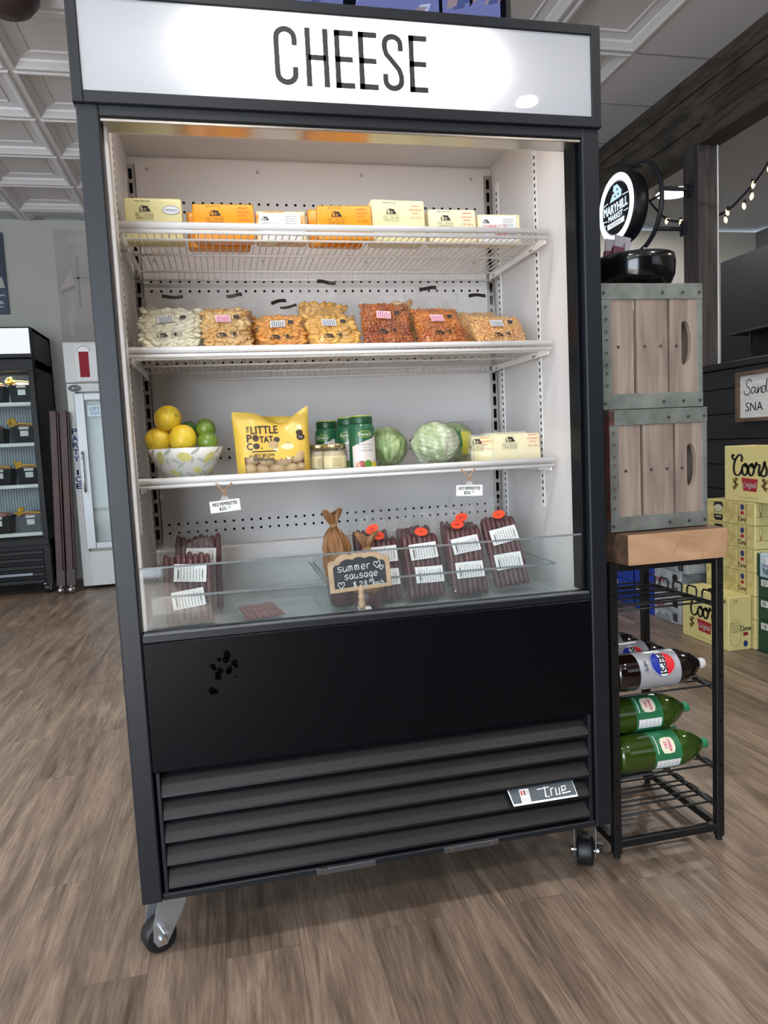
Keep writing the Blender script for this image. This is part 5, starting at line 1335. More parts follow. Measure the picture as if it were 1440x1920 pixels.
def beer_front(mb, M, w, h):
    coors_word(mb, M, h*.36, 0, h*.12, BLKI)
    mb.flat([(-w*.155, -h*.07), (w*.155, -h*.09), (w*.13, -h*.31), (-w*.12, -h*.30)][::-1], REDC, M, .0008); mb.text('Original', M, h*.10, PAPER, w=w*.24, cy=-h*.19, off=.0014, bold=.0006)
    for sx in (-1, 1):
        for a, b_, c, d in ((-.02, .08, .045, .05), (.01, .03, .05, .035), (-.03, -.02, .04, .05), (.02, -.06, .05, .03)):
            mb.disc(w*c*.8, h*d*.6, BRNC, M, .0009, sx*w*(.28+a), -h*(.18-b_), 8)
        mb.strokes([[(sx*w*.23, -h*.10), (sx*w*.29, -h*.16), (sx*w*.26, -h*.24), (sx*w*.32, -h*.29)], [(sx*w*.33, -h*.10), (sx*w*.27, -h*.18), (sx*w*.30, -h*.26)]], .008, BRNC, M)
    mb.text('24', M, h*.09, REDC, cx=w*.40, cy=h*.41, off=.0012, bold=.0004); dashes(mb, M @ Matrix.Translation((0, -h*.42, 0)), w*.4, .004, 1, BRNC, 3, th=.002)
GB = 'yellow beer cartons by the plank wall'
def carton(label, x, y0, y1, z0, z1, x1, face, grp, base, name='beer_carton', cat='beer carton'):
    """carton whose long side faces -X; X is that face, Y0<Y1 its ends"""
    t = thing(name, label, cat, (x, (y0+y1)/2, z0), group=grp)
    d = (y1-y0)/2; h = z1-z0
    MB().box(0, x1-x, -d, d, .0005, h-.001, base, .004).build('carton', t)
    face(t, 2*d, h, x1-x)
    return t
def f_upright(t, w, h, dep):
    mb = MB()
    beer_front(mb, LX(0, 0, h/2), w, h); mb.build('front_print', t); mb = MB()
    M = FR(dep/2, -w/2, h/2)
    mb.text('24', M, .018, REDC, cx=-.03, cy=h*.42, off=.001); coors_word(mb, M @ Matrix.Translation((.035, -.03, 0)), .028, 0, 0, BLKI); mb.quad(.03, .02, REDC, M, .001, .035, -.06); mb.disc(.014, .018, mat('carton_navy', '#24366b', .5), M, .001, .035, -h*.38)
    mb.ring(.040, .075, .002, BRNC, M, .001, -.03, -.05); dashes(mb, M @ Matrix.Translation((-.03, -.02, 0)), .06, .06, 5, BRNC, 3, th=.003)
    mb.build('end_print', t); MB().disc(dep*.25, .05, DARK, fmat((dep*.5, 0, h), (1, 0, 0), (0, 1, 0)), .0006, 0, .0).build('handle_hole', t)
def f_flat(t, w, h, dep):
    mb = MB()
    M = LX(0, 0, h/2)
    mb.quad(w*.96, h*.94, YBO, M, .0006)
    cx = -w*.22
    for sy in (1, -1):
        mb.flat([(cx-.036, sy*h*.14), (cx+.036, sy*h*.14), (cx+.040, sy*h*.30), (cx+.030, sy*h*.42), (cx-.030, sy*h*.42), (cx-.040, sy*h*.30)][::-sy], BLKI, M, .001)
        mb.quad(.05, .006, mat('can_silver', '#c5c1a8', .35), M, .0016, cx, sy*h*.24)
    mb.disc(.034, .018, mat('can_silver'), M, .0017, cx, h*.16); dashes(mb, M @ Matrix.Translation((cx, 0, 0)), .08, .024, 2, BRNC, 4, th=.003, off=.0012)
    px = w*.26
    mb.quad(.050, h*.92, mat('can_pale', '#cbbb82', .45), M, .0009, px, 0); mb.disc(.015, .017, mat('carton_navy', '#24366b', .5), M, .0013, px, h*.28); mb.quad(.026, .018, REDC, M, .0013, px, .004); coors_word(mb, M @ Matrix.Translation((px, -h*.25, 0)), .026, 0, 0, BLKI)
    for k in (-1, 1): mb.quad(.003, h*.86, BRNC, M, .0012, px+k*.03, 0)
    mb.build('side_print', t); mb = MB(); E = FR(dep/2, -w/2, h/2); mb.text('24', E @ Matrix.Translation((-dep/2+.035, -.005, 0)) @ Matrix.Rotation(PI/2, 4, 'Z'), .018, REDC, off=.001, bold=.0004); mb.strokes([[(-dep*.5, -h*.12), (dep*.5, -h*.10)]], .0015, BRNC, E, .001, sm=False); mb.ring(.012, .022, .002, BRNC, E, .001, -dep/2+.035, h*.25); mb.ring(.03, .03, .003, BRNC, E, .001, dep*.05, -h*.3); mb.build('end_print', t)
XW = 3.05
carton('bottom left yellow carton on the floor, big script on its side, seen through the rack', 2.90, 1.695, 2.105, 0, .303, 3.045, f_upright, GB, YB_)
fl = [(.303-.262, .172), (.172, .303)]
for k in range(6):
    z0 = .036+k*.130
    if k == 0: z0 = .0
    lab = ['lowest flat yellow carton of the tall stack, on the floor behind the big carton', 'second flat yellow carton from the floor in the tall stack, behind the big carton', 'third flat yellow carton from the floor in the tall stack', 'fourth flat yellow carton from the floor in the tall stack', 'flat yellow carton second from the top of the six flat ones', 'topmost flat yellow carton, right under the upright one'][k]
    z1 = .166 if k == 0 else .036+(k+1)*.130
    carton(lab, XW, 1.672, 2.085, z0+.0005 if k else 0, z1, 3.32, f_flat, GB, YB_)
carton('upright yellow carton on top of the tall stack, big script facing left', XW+.004, 1.515, 1.922, .8165, 1.128, 3.25, f_upright, GB, YB_)
SV = mat('silver_carton', '#aeb6bf', .4, .2); noisy(SV, '#8f9aa6', '#cdd3d8', 9, (1, 1, 2), 4); BLC = mat('blue_carton', '#1a3ba0', .45); GRC = mat('green_carton', '#123f2d', .45); PBL = mat('pale_blue_carton', '#9db9c9', .4); noisy(PBL, '#85a5b8', '#c4d6de', 7, detail=4)
def f_silver(t, w, h, dep):
    mb = MB()
    M = LX(0, 0, h/2)
    mb.text('coors', M, h*.24, mat('carton_red2', '#c22a38', .5), w=w*.30, cx=-w*.27, cy=h*.08, off=.001, bold=.001); mb.text('LIGHT', M, h*.16, GREYINK, w=w*.26, cx=w*.02, cy=h*.02, off=.001)
    mb.flat([(w*.20, h*.10), (w*.38, h*.10), (w*.39, h*.30), (w*.34, h*.40), (w*.24, h*.40), (w*.19, h*.30)], BLKI, M, .001); mb.flat([(w*.20, -h*.42), (w*.38, -h*.42), (w*.38, -h*.12), (w*.20, -h*.12)], mat('dark_can', '#3d4046', .4), M, .001)
    mb.flat([(-w*.48, -h*.46), (-w*.3, -h*.2), (-w*.18, -h*.34), (-w*.02, -h*.16), (w*.14, -h*.38), (w*.16, -h*.46)], mat('mountain_print', '#7c8894', .5), M, .0008); mb.build('side_print', t)
def f_plain(ink):
    def f(t, w, h, dep):
        mb = MB()
        M = LX(0, 0, h/2); mb.quad(.05, .035, PAPER, M, .001, -w*.5+.05, h*.5-.03)
        R = random.Random(int(h*1000))
        for k in range(7): mb.quad(.0018*R.choice((1, 2)), .026, INK, M, .0014, -w*.5+.034+k*.0052, h*.5-.03)
        mb.build('bar_code', t)
    return f
GS = 'silver beer cartons seen through the rack'
carton('lower silver carton with red lettering, on the floor behind the big yellow carton', 3.0, 2.262, 2.552, 0, .178, 3.36, f_silver, GS, SV)
carton('upper silver carton with red lettering, on the lower silver one', 3.0, 2.262, 2.548, .1785, .335, 3.36, f_silver, GS, SV)
carton('top silver carton in the stack, just under the level of the wood block', 3.005, 2.20, 2.53, .3355, .50, 3.36, f_silver, GS, SV)
GBL = 'blue beer cartons seen through the rack'
carton('lower blue carton beside the silver cartons', 3.0, 2.560, 2.79, 0, .178, 3.36, f_plain(0), GBL, BLC)
carton('upper blue carton stacked beside the silver cartons', 3.0, 2.560, 2.79, .1785, .335, 3.36, f_plain(0), GBL, BLC)
carton('lower blue carton furthest back along the plank wall', 3.02, 2.85, 3.12, 0, .178, 3.36, f_plain(0), GBL, BLC)
carton('upper blue carton furthest back along the plank wall', 3.02, 2.85, 3.12, .1785, .34, 3.36, f_plain(0), GBL, BLC)
carton('silver carton stacked on the upper blue one next to the silver stack', 3.0, 2.556, 2.80, .3355, .47, 3.36, f_silver, GS, SV)
GG = 'dark green beer cartons at the right edge'
carton('lowest dark green carton at the right edge, on the floor', 3.06, 1.24, 1.662, 0, .176, 3.36, f_plain(0), GG, GRC)
carton('middle dark green carton in the stack at the right edge', 3.06, 1.24, 1.662, .1765, .300, 3.36, f_plain(0), GG, GRC)
carton('upper dark green carton right below the pale blue one', 3.06, 1.24, 1.662, .3005, .415, 3.36, f_plain(0), GG, GRC)
def f_blue(t, w, h, dep):
    mb = MB()
    M = LX(0, 0, h/2); mb.quad(.02, h*.98, GRC, M, .001, -w*.5+.010, 0); mb.text("'NIM", M, h*.26, mat('carton_dark_blue', '#1a3350', .5), w=.075, cx=-w*.5+.075, cy=-h*.22, off=.001, bold=.0006); dashes(mb, M @ Matrix.Translation((-w*.5+.07, h*.02, 0)), .07, .02, 2, mat('carton_dark_blue'), 4, th=.004); mb.quad(.04, .05, PAPER, M, .0012, -w*.5+.085, h*.22); mb.strokes([[(-w*.5+.03, h*.2), (-w*.5+.06, h*.32), (-w*.5+.10, h*.36)]], .004, PAPER, M, .0010); mb.build('side_print', t)
carton('pale blue and green carton on top of the dark green stack at the right edge', 3.055, 1.24, 1.660, .4155, .545, 3.36, f_blue, 'pale blue beer carton', PBL)
# ------------------------------------------------------------------ framed sign on the plank wall
t = thing('framed_sign', 'white sign with script lettering in a brown wood frame on the black plank wall', 'sign', (3.498, 2.33, 1.262))
FRM = mat('brown_frame_wood', '#5f4b3c', .6); noisy(FRM, '#4c3b2f', '#755f4e', 6, (6, 1, 6), 5, .15)
fw, fh, ft = 1.0, .312, .024
m = MB(); m.box(-.035, 0, -fw, .022, 0, ft, FRM, .002).box(-.035, 0, -fw, .022, fh-ft, fh, FRM, .002).box(-.035, 0, -.002, .022, ft, fh-ft, FRM, .002).box(-.035, 0, -fw, -fw+ft, ft, fh-ft, FRM, .002); m.build('frame', t)
BRD = mat('whitewashed_board', '#d6d7d4', .7); noisy(BRD, '#c9cac7', '#dfe0de', 9, (1, 1, 6), 4)
m = MB(); m.box(-.015, -.002, -fw+ft, -.002, ft, fh-ft, BRD); m.build('board', t)
m = MB(); M = LX(-.0155, -.002, 0)
m.strokes([[(.105, .245), (.085, .262), (.062, .250), (.060, .225), (.085, .205), (.088, .180), (.062, .165), (.040, .178), (.038, .195)],
           [(.135, .205), (.115, .212), (.100, .190), (.108, .172), (.128, .185), (.138, .208), (.134, .180), (.150, .172)],
           [(.150, .172), (.160, .208), (.160, .172), (.172, .200), (.186, .206), (.184, .180), (.196, .172)],
           [(.225, .205), (.205, .212), (.192, .190), (.200, .172), (.218, .182), (.236, .255), (.228, .190), (.240, .172)]], .0055, INK, M, .0012, n=6)
m.text('SNA', M, .055, INK, w=.150, cx=.125, cy=.092, off=.0012)
m.build('lettering', t)
# ------------------------------------------------------------------ round illuminated sign on a wall bracket
t = thing('round_sign', 'round lit sign reading Maryhill Market Pizzeria on a ring bracket by the post', 'lit sign', (3.10, 3.115, 2.825))
MS = LX(0, 0, 0)
rs = .235
m = MB(); MXl = fmat((0, 0, 0), (0, -1, 0), (0, 0, 1)); m.lathe([(0, -.11), (rs, -.11), (rs+.006, -.10), (rs+.006, -.012), (rs, 0), (0, 0)], mat('sign_drum', '#14161c', .35), 56, MXl); m.build('drum', t)
m = MB(); m.ring(rs-.002, rs-.002, .055, emis('sign_glow_white', '#e8f4ff', 2.2), MS, .002, n=56); m.build('light_ring', t)
m = MB(); m.ring(rs-.050, rs-.050, .005, mat('sign_dark_line', '#223047', .5), MS, .004, n=56); m.disc(rs-.056, rs-.056, mat('sign_face', '#191c22', .35), MS, .003, n=56); m.build('sign_face', t)
m = MB(); LT = emis('sign_letter_glow', '#d9ecff', 1.25)
m.text('MARYHILL', MS, .062, LT, w=.315, cy=.005, off=.006, arch=.25, bold=.002); m.text('MARKET', MS, .038, LT, w=.19, cx=0, cy=-.055, off=.006, arch=.2, bold=.0015)
m.flat([(-.11, -.125), (.11, -.122), (.115, -.085), (-.115, -.088)], emis('sign_banner', '#eaf2f6', 1.0), MS, .0055); m.text('PIZZERIA', MS, .022, mat('sign_dark_line'), w=.15, cy=-.105, off=.0065)
m.flat([(-.075, .055), (.075, .058), (.085, .10), (.03, .155), (-.02, .158), (-.03, .11)], emis('sign_blue_white', '#bfe0f5', 1.0), MS, .0055)
for a, b_ in ((-.02, .11), (.03, .12), (.04, .085), (-.0, .08)): m.disc(.010, .008, mat('sign_face'), MS, .0065, a, b_, 10)
m.strokes([[(-.17, .052), (-.10, .062)], [(.09, .062), (.17, .058)], [(-.165, -.055), (-.11, -.06)], [(.11, -.052), (.165, -.05)], [(-.13, -.085), (-.165, -.095)]], .006, LT, MS, .006, sm=False)
m.build('sign_lettering', t)
m = MB(); BRK = mat('dark_bracket', '#23262e', .4)
R2 = .305
m.tube([(.165, R2*math.cos(2*PI*k/48), R2*math.sin(2*PI*k/48)) for k in range(48)], .016, BRK, 8, True); m.build('bracket_ring', t)
for zz in (.035, -.205):
    m = MB(); yy = -.225; y_r = -math.sqrt(max(0, R2**2-zz**2)); m.cyl((.165, y_r, zz), (.385, y_r+.0, zz), .014, BRK, n=10); m.box(.372, .384, y_r-.03, y_r+.03, zz-.045, zz+.045, BRK, .002); m.build('bracket_arm', t)
MB().cyl((.06, 0, R2-.01), (.20, 0, R2-.01), .010, BRK, n=8).build('top_pin', t)
MB().cyl((.10, 0, 0), (.165, 0, 0), .02, BRK, n=10).cyl((.165, -R2, 0), (.165, R2, 0), .008, BRK, n=8).build('mount_bar', t)
# ------------------------------------------------------------------ string of bulbs across the opening
t = thing('string_lights', 'string of small warm bulbs on a dark cord hung across the openings', 'string lights', (3.75, 2.9, 2.7))
path = [(0, -.9, .62), (0, -.65, .33), (0, -.52, .21), (0, -.40, .125), (0, -.29, .075), (0, -.15, .025), (0, -.03, .015), (0, .2, .04), (0, .45, .115), (0, .62, .20), (0, .85, .42)]
SP = smooth_path(path, 6)
m = MB(); m.tube(SP, .0085, mat('dark_cord', '#22242b', .6), 6); m.build('cord', t)
BE = emis('warm_bulb', '#ffdca0', 2.2)
for (y, z) in ((2.541, 2.809), (2.556, 2.74), (2.616, 2.701), (2.778, 2.711), (2.795, 2.667), (3.58, 2.927), (3.489, 2.865), (3.307, 2.80), (2.40, 2.86), (2.30, 2.93)):
    m = MB(); m.lathe([(0, 0), (.004, .002), (.0105, .012), (.0125, .024), (.009, .038), (.007, .046), (0, .046)], BE, 14, Matrix.Translation((0, y-2.9, z-2.7-.03)) @ Euler((.3*math.sin(y*40), 0, 0)).to_matrix().to_4x4())
    m.lathe([(0, .044), (.009, .044), (.009, .062), (0, .062)], mat('dark_cord'), 10, Matrix.Translation((0, y-2.9, z-2.7-.03))); m.build('bulb', t)
t = thing('back_room_lamp', 'bright flat ceiling light in the back room left of the post', 'light', (4.93, 5.08, CEIL+.116))
MB().cyl((0, 0, -.075), (0, 0, -.056), .19, emis('back_lamp', '#fff8ec', 8), n=32).build('lens', t); MB().lathe([(.19, -.075), (.21, -.072), (.21, -.055), (.19, -.055)], WHITE, 32).build('rim', t)
# ------------------------------------------------------------------ glass-door cooler at the left
ck = thing('glass_door_cooler', 'black glass-door cooler with gift baskets inside, at the left edge', 'cooler', (-2.0, 5.44, 0))
hw = .63; dp = .74; H = 2.44
BC = mat('cooler_black', '#08090b', .4, spec=.25)
m = MB()
m.box(-hw, -hw+.04, 0.06, dp, .10, H, BC).box(hw-.04, hw, .06, dp, .10, H, BC).box(-hw, hw, dp-.04, dp, .10, H, BC).box(-hw, hw, .05, dp, H-.03, H, BC).box(-hw, hw, .06, dp, .10, .5, BC).box(-hw, hw, .03, dp, 2.085, 2.16, BC)
m.build('body', ck)
m = MB(); m.box(-hw, hw, .0, .05, 2.165, H, BC, .004); m.build('header', ck)
m = MB(); m.quad(2*hw-.03, .225, emis('cooler_sign_glow', '#e6e9f2', .95), FR(0, -.001, 2.315), .001); m.build('sign_panel', ck)
MB().box(-hw+.04, hw-.04, dp-.05, dp-.042, .5, 2.085, mat('cooler_liner', '#c3c8d0', .4)).build('liner', ck)
m = MB()
for k in range(46): m.box(-hw+.045+k*.0255, -hw+.050+k*.0255, dp-.056, dp-.05, .5, 2.08, mat('liner_rib', '#8b9199', .4))
m.build('liner_ribs', ck)
for (z) in (.56, 1.01, 1.395, 1.765):
    m = MB(); m.box(-hw+.045, hw-.045, .13, dp-.06, z-.006, z, WHITE2); m.box(-hw+.045, hw-.045, .12, .135, z-.022, z+.012, WHITE2, .003); m.build('shelf', ck)
dr = bpy.data.objects.new('glass_door', None); COL.objects.link(dr); dr.parent = ck
m = MB(); m.box(-hw+.005, hw-.005, .0, .05, 2.05, 2.15, BC, .003).box(-hw+.005, hw-.005, .0, .05, .46, .52, BC, .003).box(hw-.055, hw-.005, 0, .05, .52, 2.05, BC, .003).box(-hw+.005, -hw+.055, 0, .05, .52, 2.05, BC, .003); m.build('door_frame', dr)
MB().box(-hw+.055, hw-.055, .02, .026, .52, 2.05, GLASS).build('pane', dr)
for k in range(5):
    MB().box(-hw+.01, hw-.06, .0, .05, .10+k*.068, .10+k*.068+.04, mat('cooler_louver', '#0d0e10', .4, spec=.3), .008, 2).build('louver', ck)
MB().box(hw-.06, hw, 0, .06, .09, .46, BC, .003).build('corner_post', ck)
m = MB(); m.box(hw-.46, hw-.17, -.002, .003, .185, .207, mat('dim_plate', '#7a7f86', .35, .6)); m.build('name_plate', ck)
for x in (-hw+.08, hw-.06):
    m = MB(); m.cyl((x-.02, .07, .05), (x+.02, .07, .05), .05, RUBBER, n=20); m.box(x-.03, x+.03, .04, .10, .085, .10, ZINC).box(x+.022, x+.026, .05, .09, .03, .09, ZINC); m.build('caster', ck)
BK = mat('black_basket', '#08080a', .4, spec=.2); GOLD = mat('gold_bow', '#e8b93a', .35); PKP = mat('pinkish_packets', '#c98f86', .5); noisy(PKP, '#a86a62', '#dcb2a4', 25)
def basket(label, x, z, w=.23, h=.17, col=None, bow=True):
    t = thing('gift_basket', label, 'gift basket', (x, 5.62, z), group='gift baskets in the glass-door cooler')
    a = w/2; m = MB(); q = .86; vs = []
    for zz, s_ in ((0, q), (h, 1.0)): vs += [(-a*s_, -.0+(1-s_)*.1, zz), (a*s_, (1-s_)*.1, zz), (a*s_, .22-(1-s_)*.1, zz), (-a*s_, .22-(1-s_)*.1, zz)]
    m.add(vs, [(0, 1, 5, 4), (1, 2, 6, 5), (2, 3, 7, 6), (3, 0, 4, 7), (3, 2, 1, 0)], col or BK); m.build('basket', t)
    m = MB(); m.blob((0, .11, h), (a*.93, .10, .035), PKP, (0, 0, 0), 3, .25, 3, int(x*100)); m.build('contents', t)
    m = MB(); m.quad(w*.36, .022, PAPER, FR(.0, -.004, h*.92)); m.quad(w*.30, .05, PAPER, FR(.0, .004, h*.62), .002); m.build('tag', t)
    if bow:
        m = MB(); Rb = random.Random(int(x*1000+z*10))
        for k in range(6): m.blob((-a*.8+Rb.uniform(-.03, .03), -.01+Rb.uniform(0, .03), h+.03+Rb.uniform(-.02, .035)), (.028, .012, .016), GOLD, (Rb.random()*3, Rb.random()*3, Rb.random()*3), 2, .3, 2, k)
        m.tube(smooth_path([(-a, .0, h), (-a*.3, -.01, h+.03), (a*.4, -.01, h+.025), (a, 0, h+.015)], 5), .008, GOLD, 6); m.build('bow', t)
    return t
basket('gift basket with gold ribbon on the top shelf of the left cooler', -1.535, 1.766, .22, .175); basket('gift basket on the top shelf, cut off at the left edge of the photo', -1.80, 1.766, .22, .17)
basket('gift basket with gold ribbon on the second shelf of the left cooler', -1.545, 1.396, .235, .16); basket('dark basket on the second shelf, cut off at the left edge', -1.83, 1.396, .22, .15, None, False)
basket('gift basket on the third shelf beside a smaller black basket', -1.535, 1.011, .225, .16); basket('black basket with gold ribbon at the left of the third shelf', -1.79, 1.011, .20, .16)
basket('grey basket standing alone on the bottom shelf of the left cooler', -1.56, .561, .22, .17, mat('grey_basket', '#54575e', .45)); basket('black basket at the left edge of the bottom shelf', -1.84, .561, .2, .17, None, False)
# two dark wood posts leaning by the freezer
MAH = mat('dark_red_wood', '#3b2320', .5); noisy(MAH, '#2c1918', '#523330', 4, (8, 8, .6), 6, .1)
for k, (x0, lab) in enumerate(((-1.238, 'left of the two dark red-brown posts with chrome feet, beside the cooler'), (-1.150, 'right of the two dark red-brown posts, beside the ice freezer'))):
    t = thing('wood_post', lab, 'post', (x0-.045, 5.36, 0), (-.02, math.radians(2.2), 0), 'dark wood posts standing between cooler and freezer')
    m = MB(); m.box(-.045, .012, 0, .06, .07, 1.68, MAH, .003); m.box(.016, .028, .01, .06, .07, 1.67, MAH, .002); m.build('post_body', t)
    MB().box(-.046, .029, -.001, .061, .072, .22, mat('dark_red_wood_base', '#33201e', .45), .002).build('base_block', t)
    m = MB(); m.blob((-.01, -.005, .036), (.034, .04, .034), CHROME, sub=3); m.cyl((-.01, .02, .03), (-.01, .02, .075), .02, CHROME, n=14); m.build('chrome_foot', t)
# ice freezer
fz = thing('ice_freezer', 'white upright ice freezer with PARTY ICE lettering and a glass door', 'freezer', (-.49, 5.5, 0))
ICE = mat('white_enamel', '#c9cbca', .35); noisy(ICE, '#c4c6c5', '#cecfce', 1.5)
hw = .63; H = 2.305
m = MB(); m.box(-hw, hw, .06, .70, .03, 1.93, ICE); m.box(-hw, hw, 0.06, .70, 1.93, H, ICE, .004); m.box(-hw, -hw+.075, 0, .06, .03, 1.93, ICE, .004).box(hw-.075, hw, 0, .06, .03, 1.93, ICE, .004).box(-hw+.075, hw-.075, 0, .06, .03, .36, ICE, .004).box(-hw+.075, hw-.075, 0, .06, 1.85, 1.93, ICE, .004); m.build('body', fz)
MB().box(-hw-.003, hw+.003, -.006, .06, 1.935, H, ICE, .006).build('top_housing', fz)
m = MB(); m.box(-hw+.09, hw-.09, -.016, -.005, 1.945, H-.012, mat('freezer_sign_frame', '#d3d5d5', .35), .004); m.build('sign_frame', fz)
m = MB(); m.box(-hw+.115, hw-.115, -.0175, -.012, 1.965, H-.03, mat('freezer_sign', '#dadcdd', .4)); m.build('sign', fz)
m = MB(); M = FR(-hw+.175, -.018, 2.1)
m.quad(.085, .235, mat('crimson_block', '#8f1028', .5, spec=.2), M, .001, 0, 0); m.flat([(-.055, .115), (.055, .115), (.05, .145), (.02, .165), (-.02, .162), (-.05, .14)], mat('snow_white', '#eef1f3', .5), M, .0016); m.strokes([[(-.055, .115), (-.05, .14), (-.02, .162), (.02, .165), (.05, .145), (.055, .115)]], .005, GREYINK, M, .002); m.build('snow_capped_print', fz)
dr = bpy.data.objects.new('freezer_door', None); COL.objects.link(dr); dr.parent = fz
a, b_, z0, z1 = -hw+.063, hw-.063, .385, 1.835
m = MB(); SA = mat('satin_aluminium', '#a2a5a7', .4, .5)
m.box(a, a+.085, -.03, 0, z0, z1, SA, .004).box(b_-.085, b_, -.03, 0, z0, z1, SA, .004).box(a+.085, b_-.085, -.03, 0, z0, z0+.06, SA, .004).box(a+.085, b_-.085, -.03, 0, z1-.065, z1, SA, .004); m.build('door_frame', dr)
MB().box(a+.085, b_-.085, -.02, -.015, z0+.06, z1-.065, GLASS).build('pane', dr)
m = MB(); m.tube(smooth_path([(a+.035, -.03, .92), (a+.035, -.075, .95), (a+.035, -.085, 1.1), (a+.035, -.075, 1.27), (a+.035, -.03, 1.30)], 5), .009, CHROME, 8); m.cyl((a+.035, -.04, 1.30), (a+.035, -.03, 1.30), .028, SA, n=16); m.cyl((a+.035, -.04, .92), (a+.035, -.03, .92), .024, SA, n=16); m.build('handle', dr)
m = MB(); BI = mat('sign_blue', '#2b55a3', .5)
for k, ch in enumerate('PARTY ICE'):
    if ch != ' ': m.text(ch, FR(-hw+.036+.010*0, -.0008, 1.49-k*.0635), .050, BI, w=.046 if ch != 'I' else .015, off=.0008, bold=.002)
m.build('lettering', fz)
m = MB(); M = FR(-hw+.075, -.0065, 1.885); m.disc(.058, .032, BLKI, M, .001, -.004, 0, 28); m.ring(.052, .027, .002, SA, M, .002, -.004, 0, 28); m.strokes([[(-.035, -.010), (-.015, .012), (-.02, -.012), (.0, .010), (.0, -.012)], [(.005, .0), (.03, .008), (.02, -.01)]], .0035, SA, M, .003); m.build('oval_badge', fz)
m = MB(); m.box(-hw+.09, hw-.09, .5, .52, .385, 1.84, mat('freezer_inside', '#bcd8d2', .6)); m.build('inner_wall', fz)
ICB = mat('ice_bag', '#cfe6e4', .3, coat=.3); noisy(ICB, '#b9d6d6', '#e6f3f1', 14, bump=.4); IBL = mat('ice_blue', '#3a8fd6', .5)
Ri = random.Random(7)
for r_ in range(5):
    for k in range(3):
        t = thing('ice_bag', 'bag of ice behind the glass door of the ice freezer', 'ice bag', (-.86+k*.36, 5.77, .43+r_*.235), group='ice bags stacked in the freezer')
        m = MB(); m.blob((0, 0, .115), (.150, .13, .108), ICB, (0, 0, 0), 3, .16, 2.2, r_*3+k); m.build('ice', t)
        if r_ == 0 or r_ == 4: m = MB(); m.disc(.085, .05, IBL, FR(-.03, -.150, .11, .2), 0, n=16); m.quad(.11, .012, PAPER, FR(-.03, -.152, .11, .2), .001); m.build('printed_patch', t)
        else: MB().quad(.06, .03, mat('pale_blue_print', '#a9cfe0', .5), FR(0, -.150, .11), .0).build('printed_patch', t)
m = MB(); M = FR(a+.19, -.021, 1.67); m.quad(.17, .10, mat('pale_notice', '#d3e7ea', .5), M, .0005); m.text('CITY', M, .030, IBL, cx=-.02, cy=.02, off=.001, bold=.001); dashes(m, M @ Matrix.Translation((-.01, -.02, 0)), .1, .03, 3, IBL, 4, th=.005); m.build('notice', dr)
# wall mural above the freezer
t = thing('wall_mural', 'faded grey photo mural on the back wall above the ice freezer', 'mural', (-1.25, YB-.004, 2.42))
MU = mat('mural_grey', '#96908e', .8); noisy(MU, '#a09a97', '#bab3af', 2.5, detail=8)
MUL = mat('mural_light', '#b9b2ae', .8); MUD = mat('mural_dark', '#9a9491', .8)
m = MB(); m.box(0, 2.2, -.004, .004, 0, 1.09, MU); m.build('print', t)
m = MB(); M = FR(0, -.005, 0)
m.flat([(.10, 1.0), (.28, 1.05), (2.1, 1.08), (2.1, .93), (.28, .90)], MUL, M); m.flat([(.03, .52), (.14, .72), (.16, .56), (.03, .50)], MUL, M, .0008); m.flat([(.03, .50), (.17, .555), (.17, .52), (.03, .46)], MUD, M, .0009)
for x, z, w_, h_ in ((.10, .18, .03, .26), (.13, .30, .02, .16), (.5, .3, .05, .3), (.62, .28, .05, .3)): m.quad(w_, h_, MUL, M, .0009, x, z)
for x, z, w_, h_ in ((.32, .3, .012, .55), (.2, .58, .02, .5), (.45, .85, .3, .02), (.4, .62, .5, .015)): m.quad(w_, h_, MUD, M, .0007, x, z)
m.build('mural_picture', t)
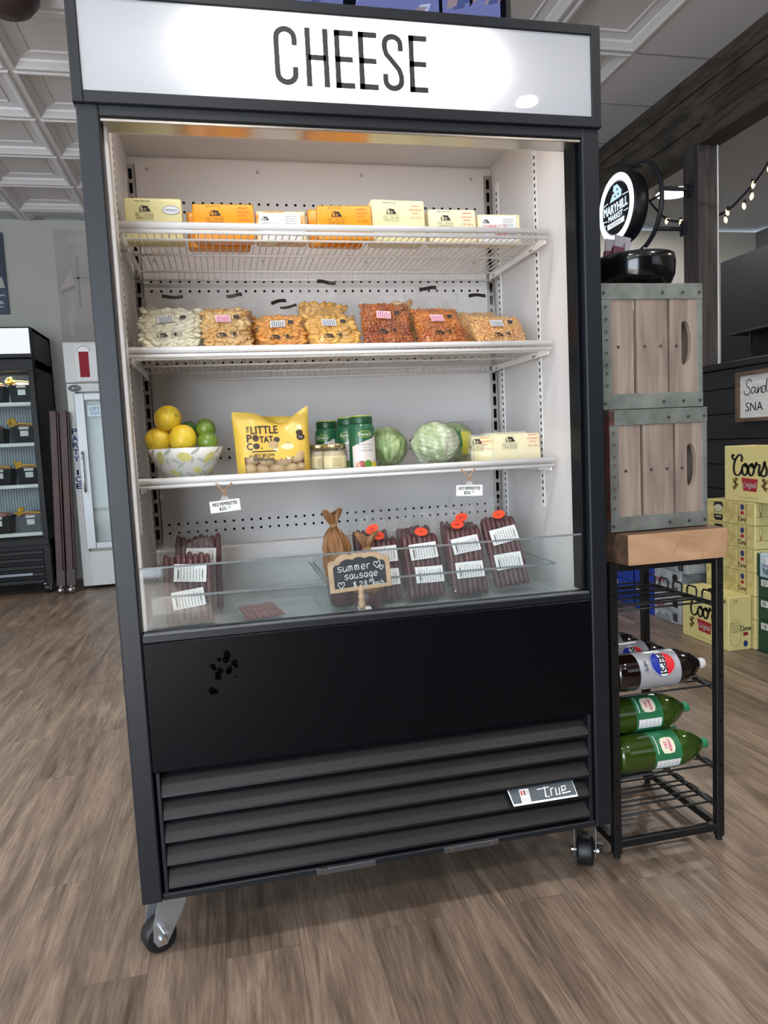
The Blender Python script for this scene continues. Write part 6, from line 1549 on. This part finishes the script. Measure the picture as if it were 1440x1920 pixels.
# framed canvas at the far left
t = thing('wall_picture', 'dark blue canvas picture on the back wall, cut off at the left edge', 'picture', (-2.35, YB-.03, 2.69))
m = MB(); NV = mat('picture_navy', '#313a4c', .6); noisy(NV, '#252c3b', '#46536c', 3); m.box(0, .635, 0, .026, 0, .78, NV); m.build('canvas', t)
m = MB(); M = FR(.3, -.001, 0); PW = mat('picture_pale', '#b8b4b0', .6)
for z, w_, h_, x in ((.29, .62, .12, .01), (.17, .6, .035, .02), (.10, .58, .05, .01), (.62, .5, .03, .05), (.70, .55, .05, .0), (.06, .2, .03, .2)): m.flat([(x-w_/2, z-h_/2), (x+w_/2, z-h_/2+.02), (x+w_/2-.02, z+h_/2), (x-w_/2, z+h_/2-.01)], PW, M)
m.build('painted_shapes', t)
# ------------------------------------------------------------------ security monitor on top of the case
t = thing('monitor', 'black flat monitor showing camera views, standing behind the CHEESE sign', 'monitor', (.62, .33, 2.2015))
m = MB(); m.box(-.515, .515, -.02, .025, .165, .76, mat('monitor_black', '#101114', .4), .004); m.build('housing', t)
m = MB(); m.box(-.03, .03, 0, .02, .01, .2, BC).box(-.2, .2, -.08, .12, 0, .012, BC, .003); m.build('stand', t)
m = MB(); M = FR(0, -.0205, .185); SB = emis('screen_blue', '#6a72a8', .8); m.quad(.995, .565, emis('screen_dark', '#14161f', .5), M, .0005, 0, .285)
Rs = random.Random(11)
for cx_, w_ in ((-.30, .36), (.10, .40), (.395, .17)):
    m.quad(w_, .26, SB, M, .001, cx_, .14); m.quad(w_, .26, SB, M, .001, cx_, .42)
    for k in range(26):
        c = ['screen_dark', 'screen_mid', 'screen_pale', 'screen_warm'][Rs.randrange(4)]
        cc = {'screen_dark': '#14161f', 'screen_mid': '#4a5488', 'screen_pale': '#aab6dc', 'screen_warm': '#8f7f8a'}[c]
        mm_ = emis(c, cc, .5 if c == 'screen_dark' else .8)
        x = cx_+Rs.uniform(-.42, .42)*w_; z = Rs.uniform(.02, .10) if k < 18 else Rs.uniform(.1, .25); ww = Rs.uniform(.006, .03); hh = Rs.uniform(.008, .03)
        m.flat([(x-ww, z-hh), (x+ww*.4, z-hh*.6), (x+ww, z+hh), (x-ww*.5, z+hh*.7)], mm_, M, .0014+k*.00005)
m.build('screen', t)
# invented dark dome standing in for an unidentified blob at the upper left
t = thing('stand_in_dome', 'made-up dark brown dome standing in for an unidentified dark blob in the top left corner', 'stand-in', (-.625, 2.32, CEIL))
m = MB(); m.lathe([(0, -.20), (.06, -.192), (.11, -.165), (.145, -.12), (.155, -.06), (.150, -.03), (0, -.03)], mat('dark_brown_dome', '#3d2d2f', .45), 40); m.build('dome', t); MB().cyl((0, 0, -.035), (0, 0, 0), .10, mat('dome_base', '#4a3a3a', .5), n=28).build('base', t)
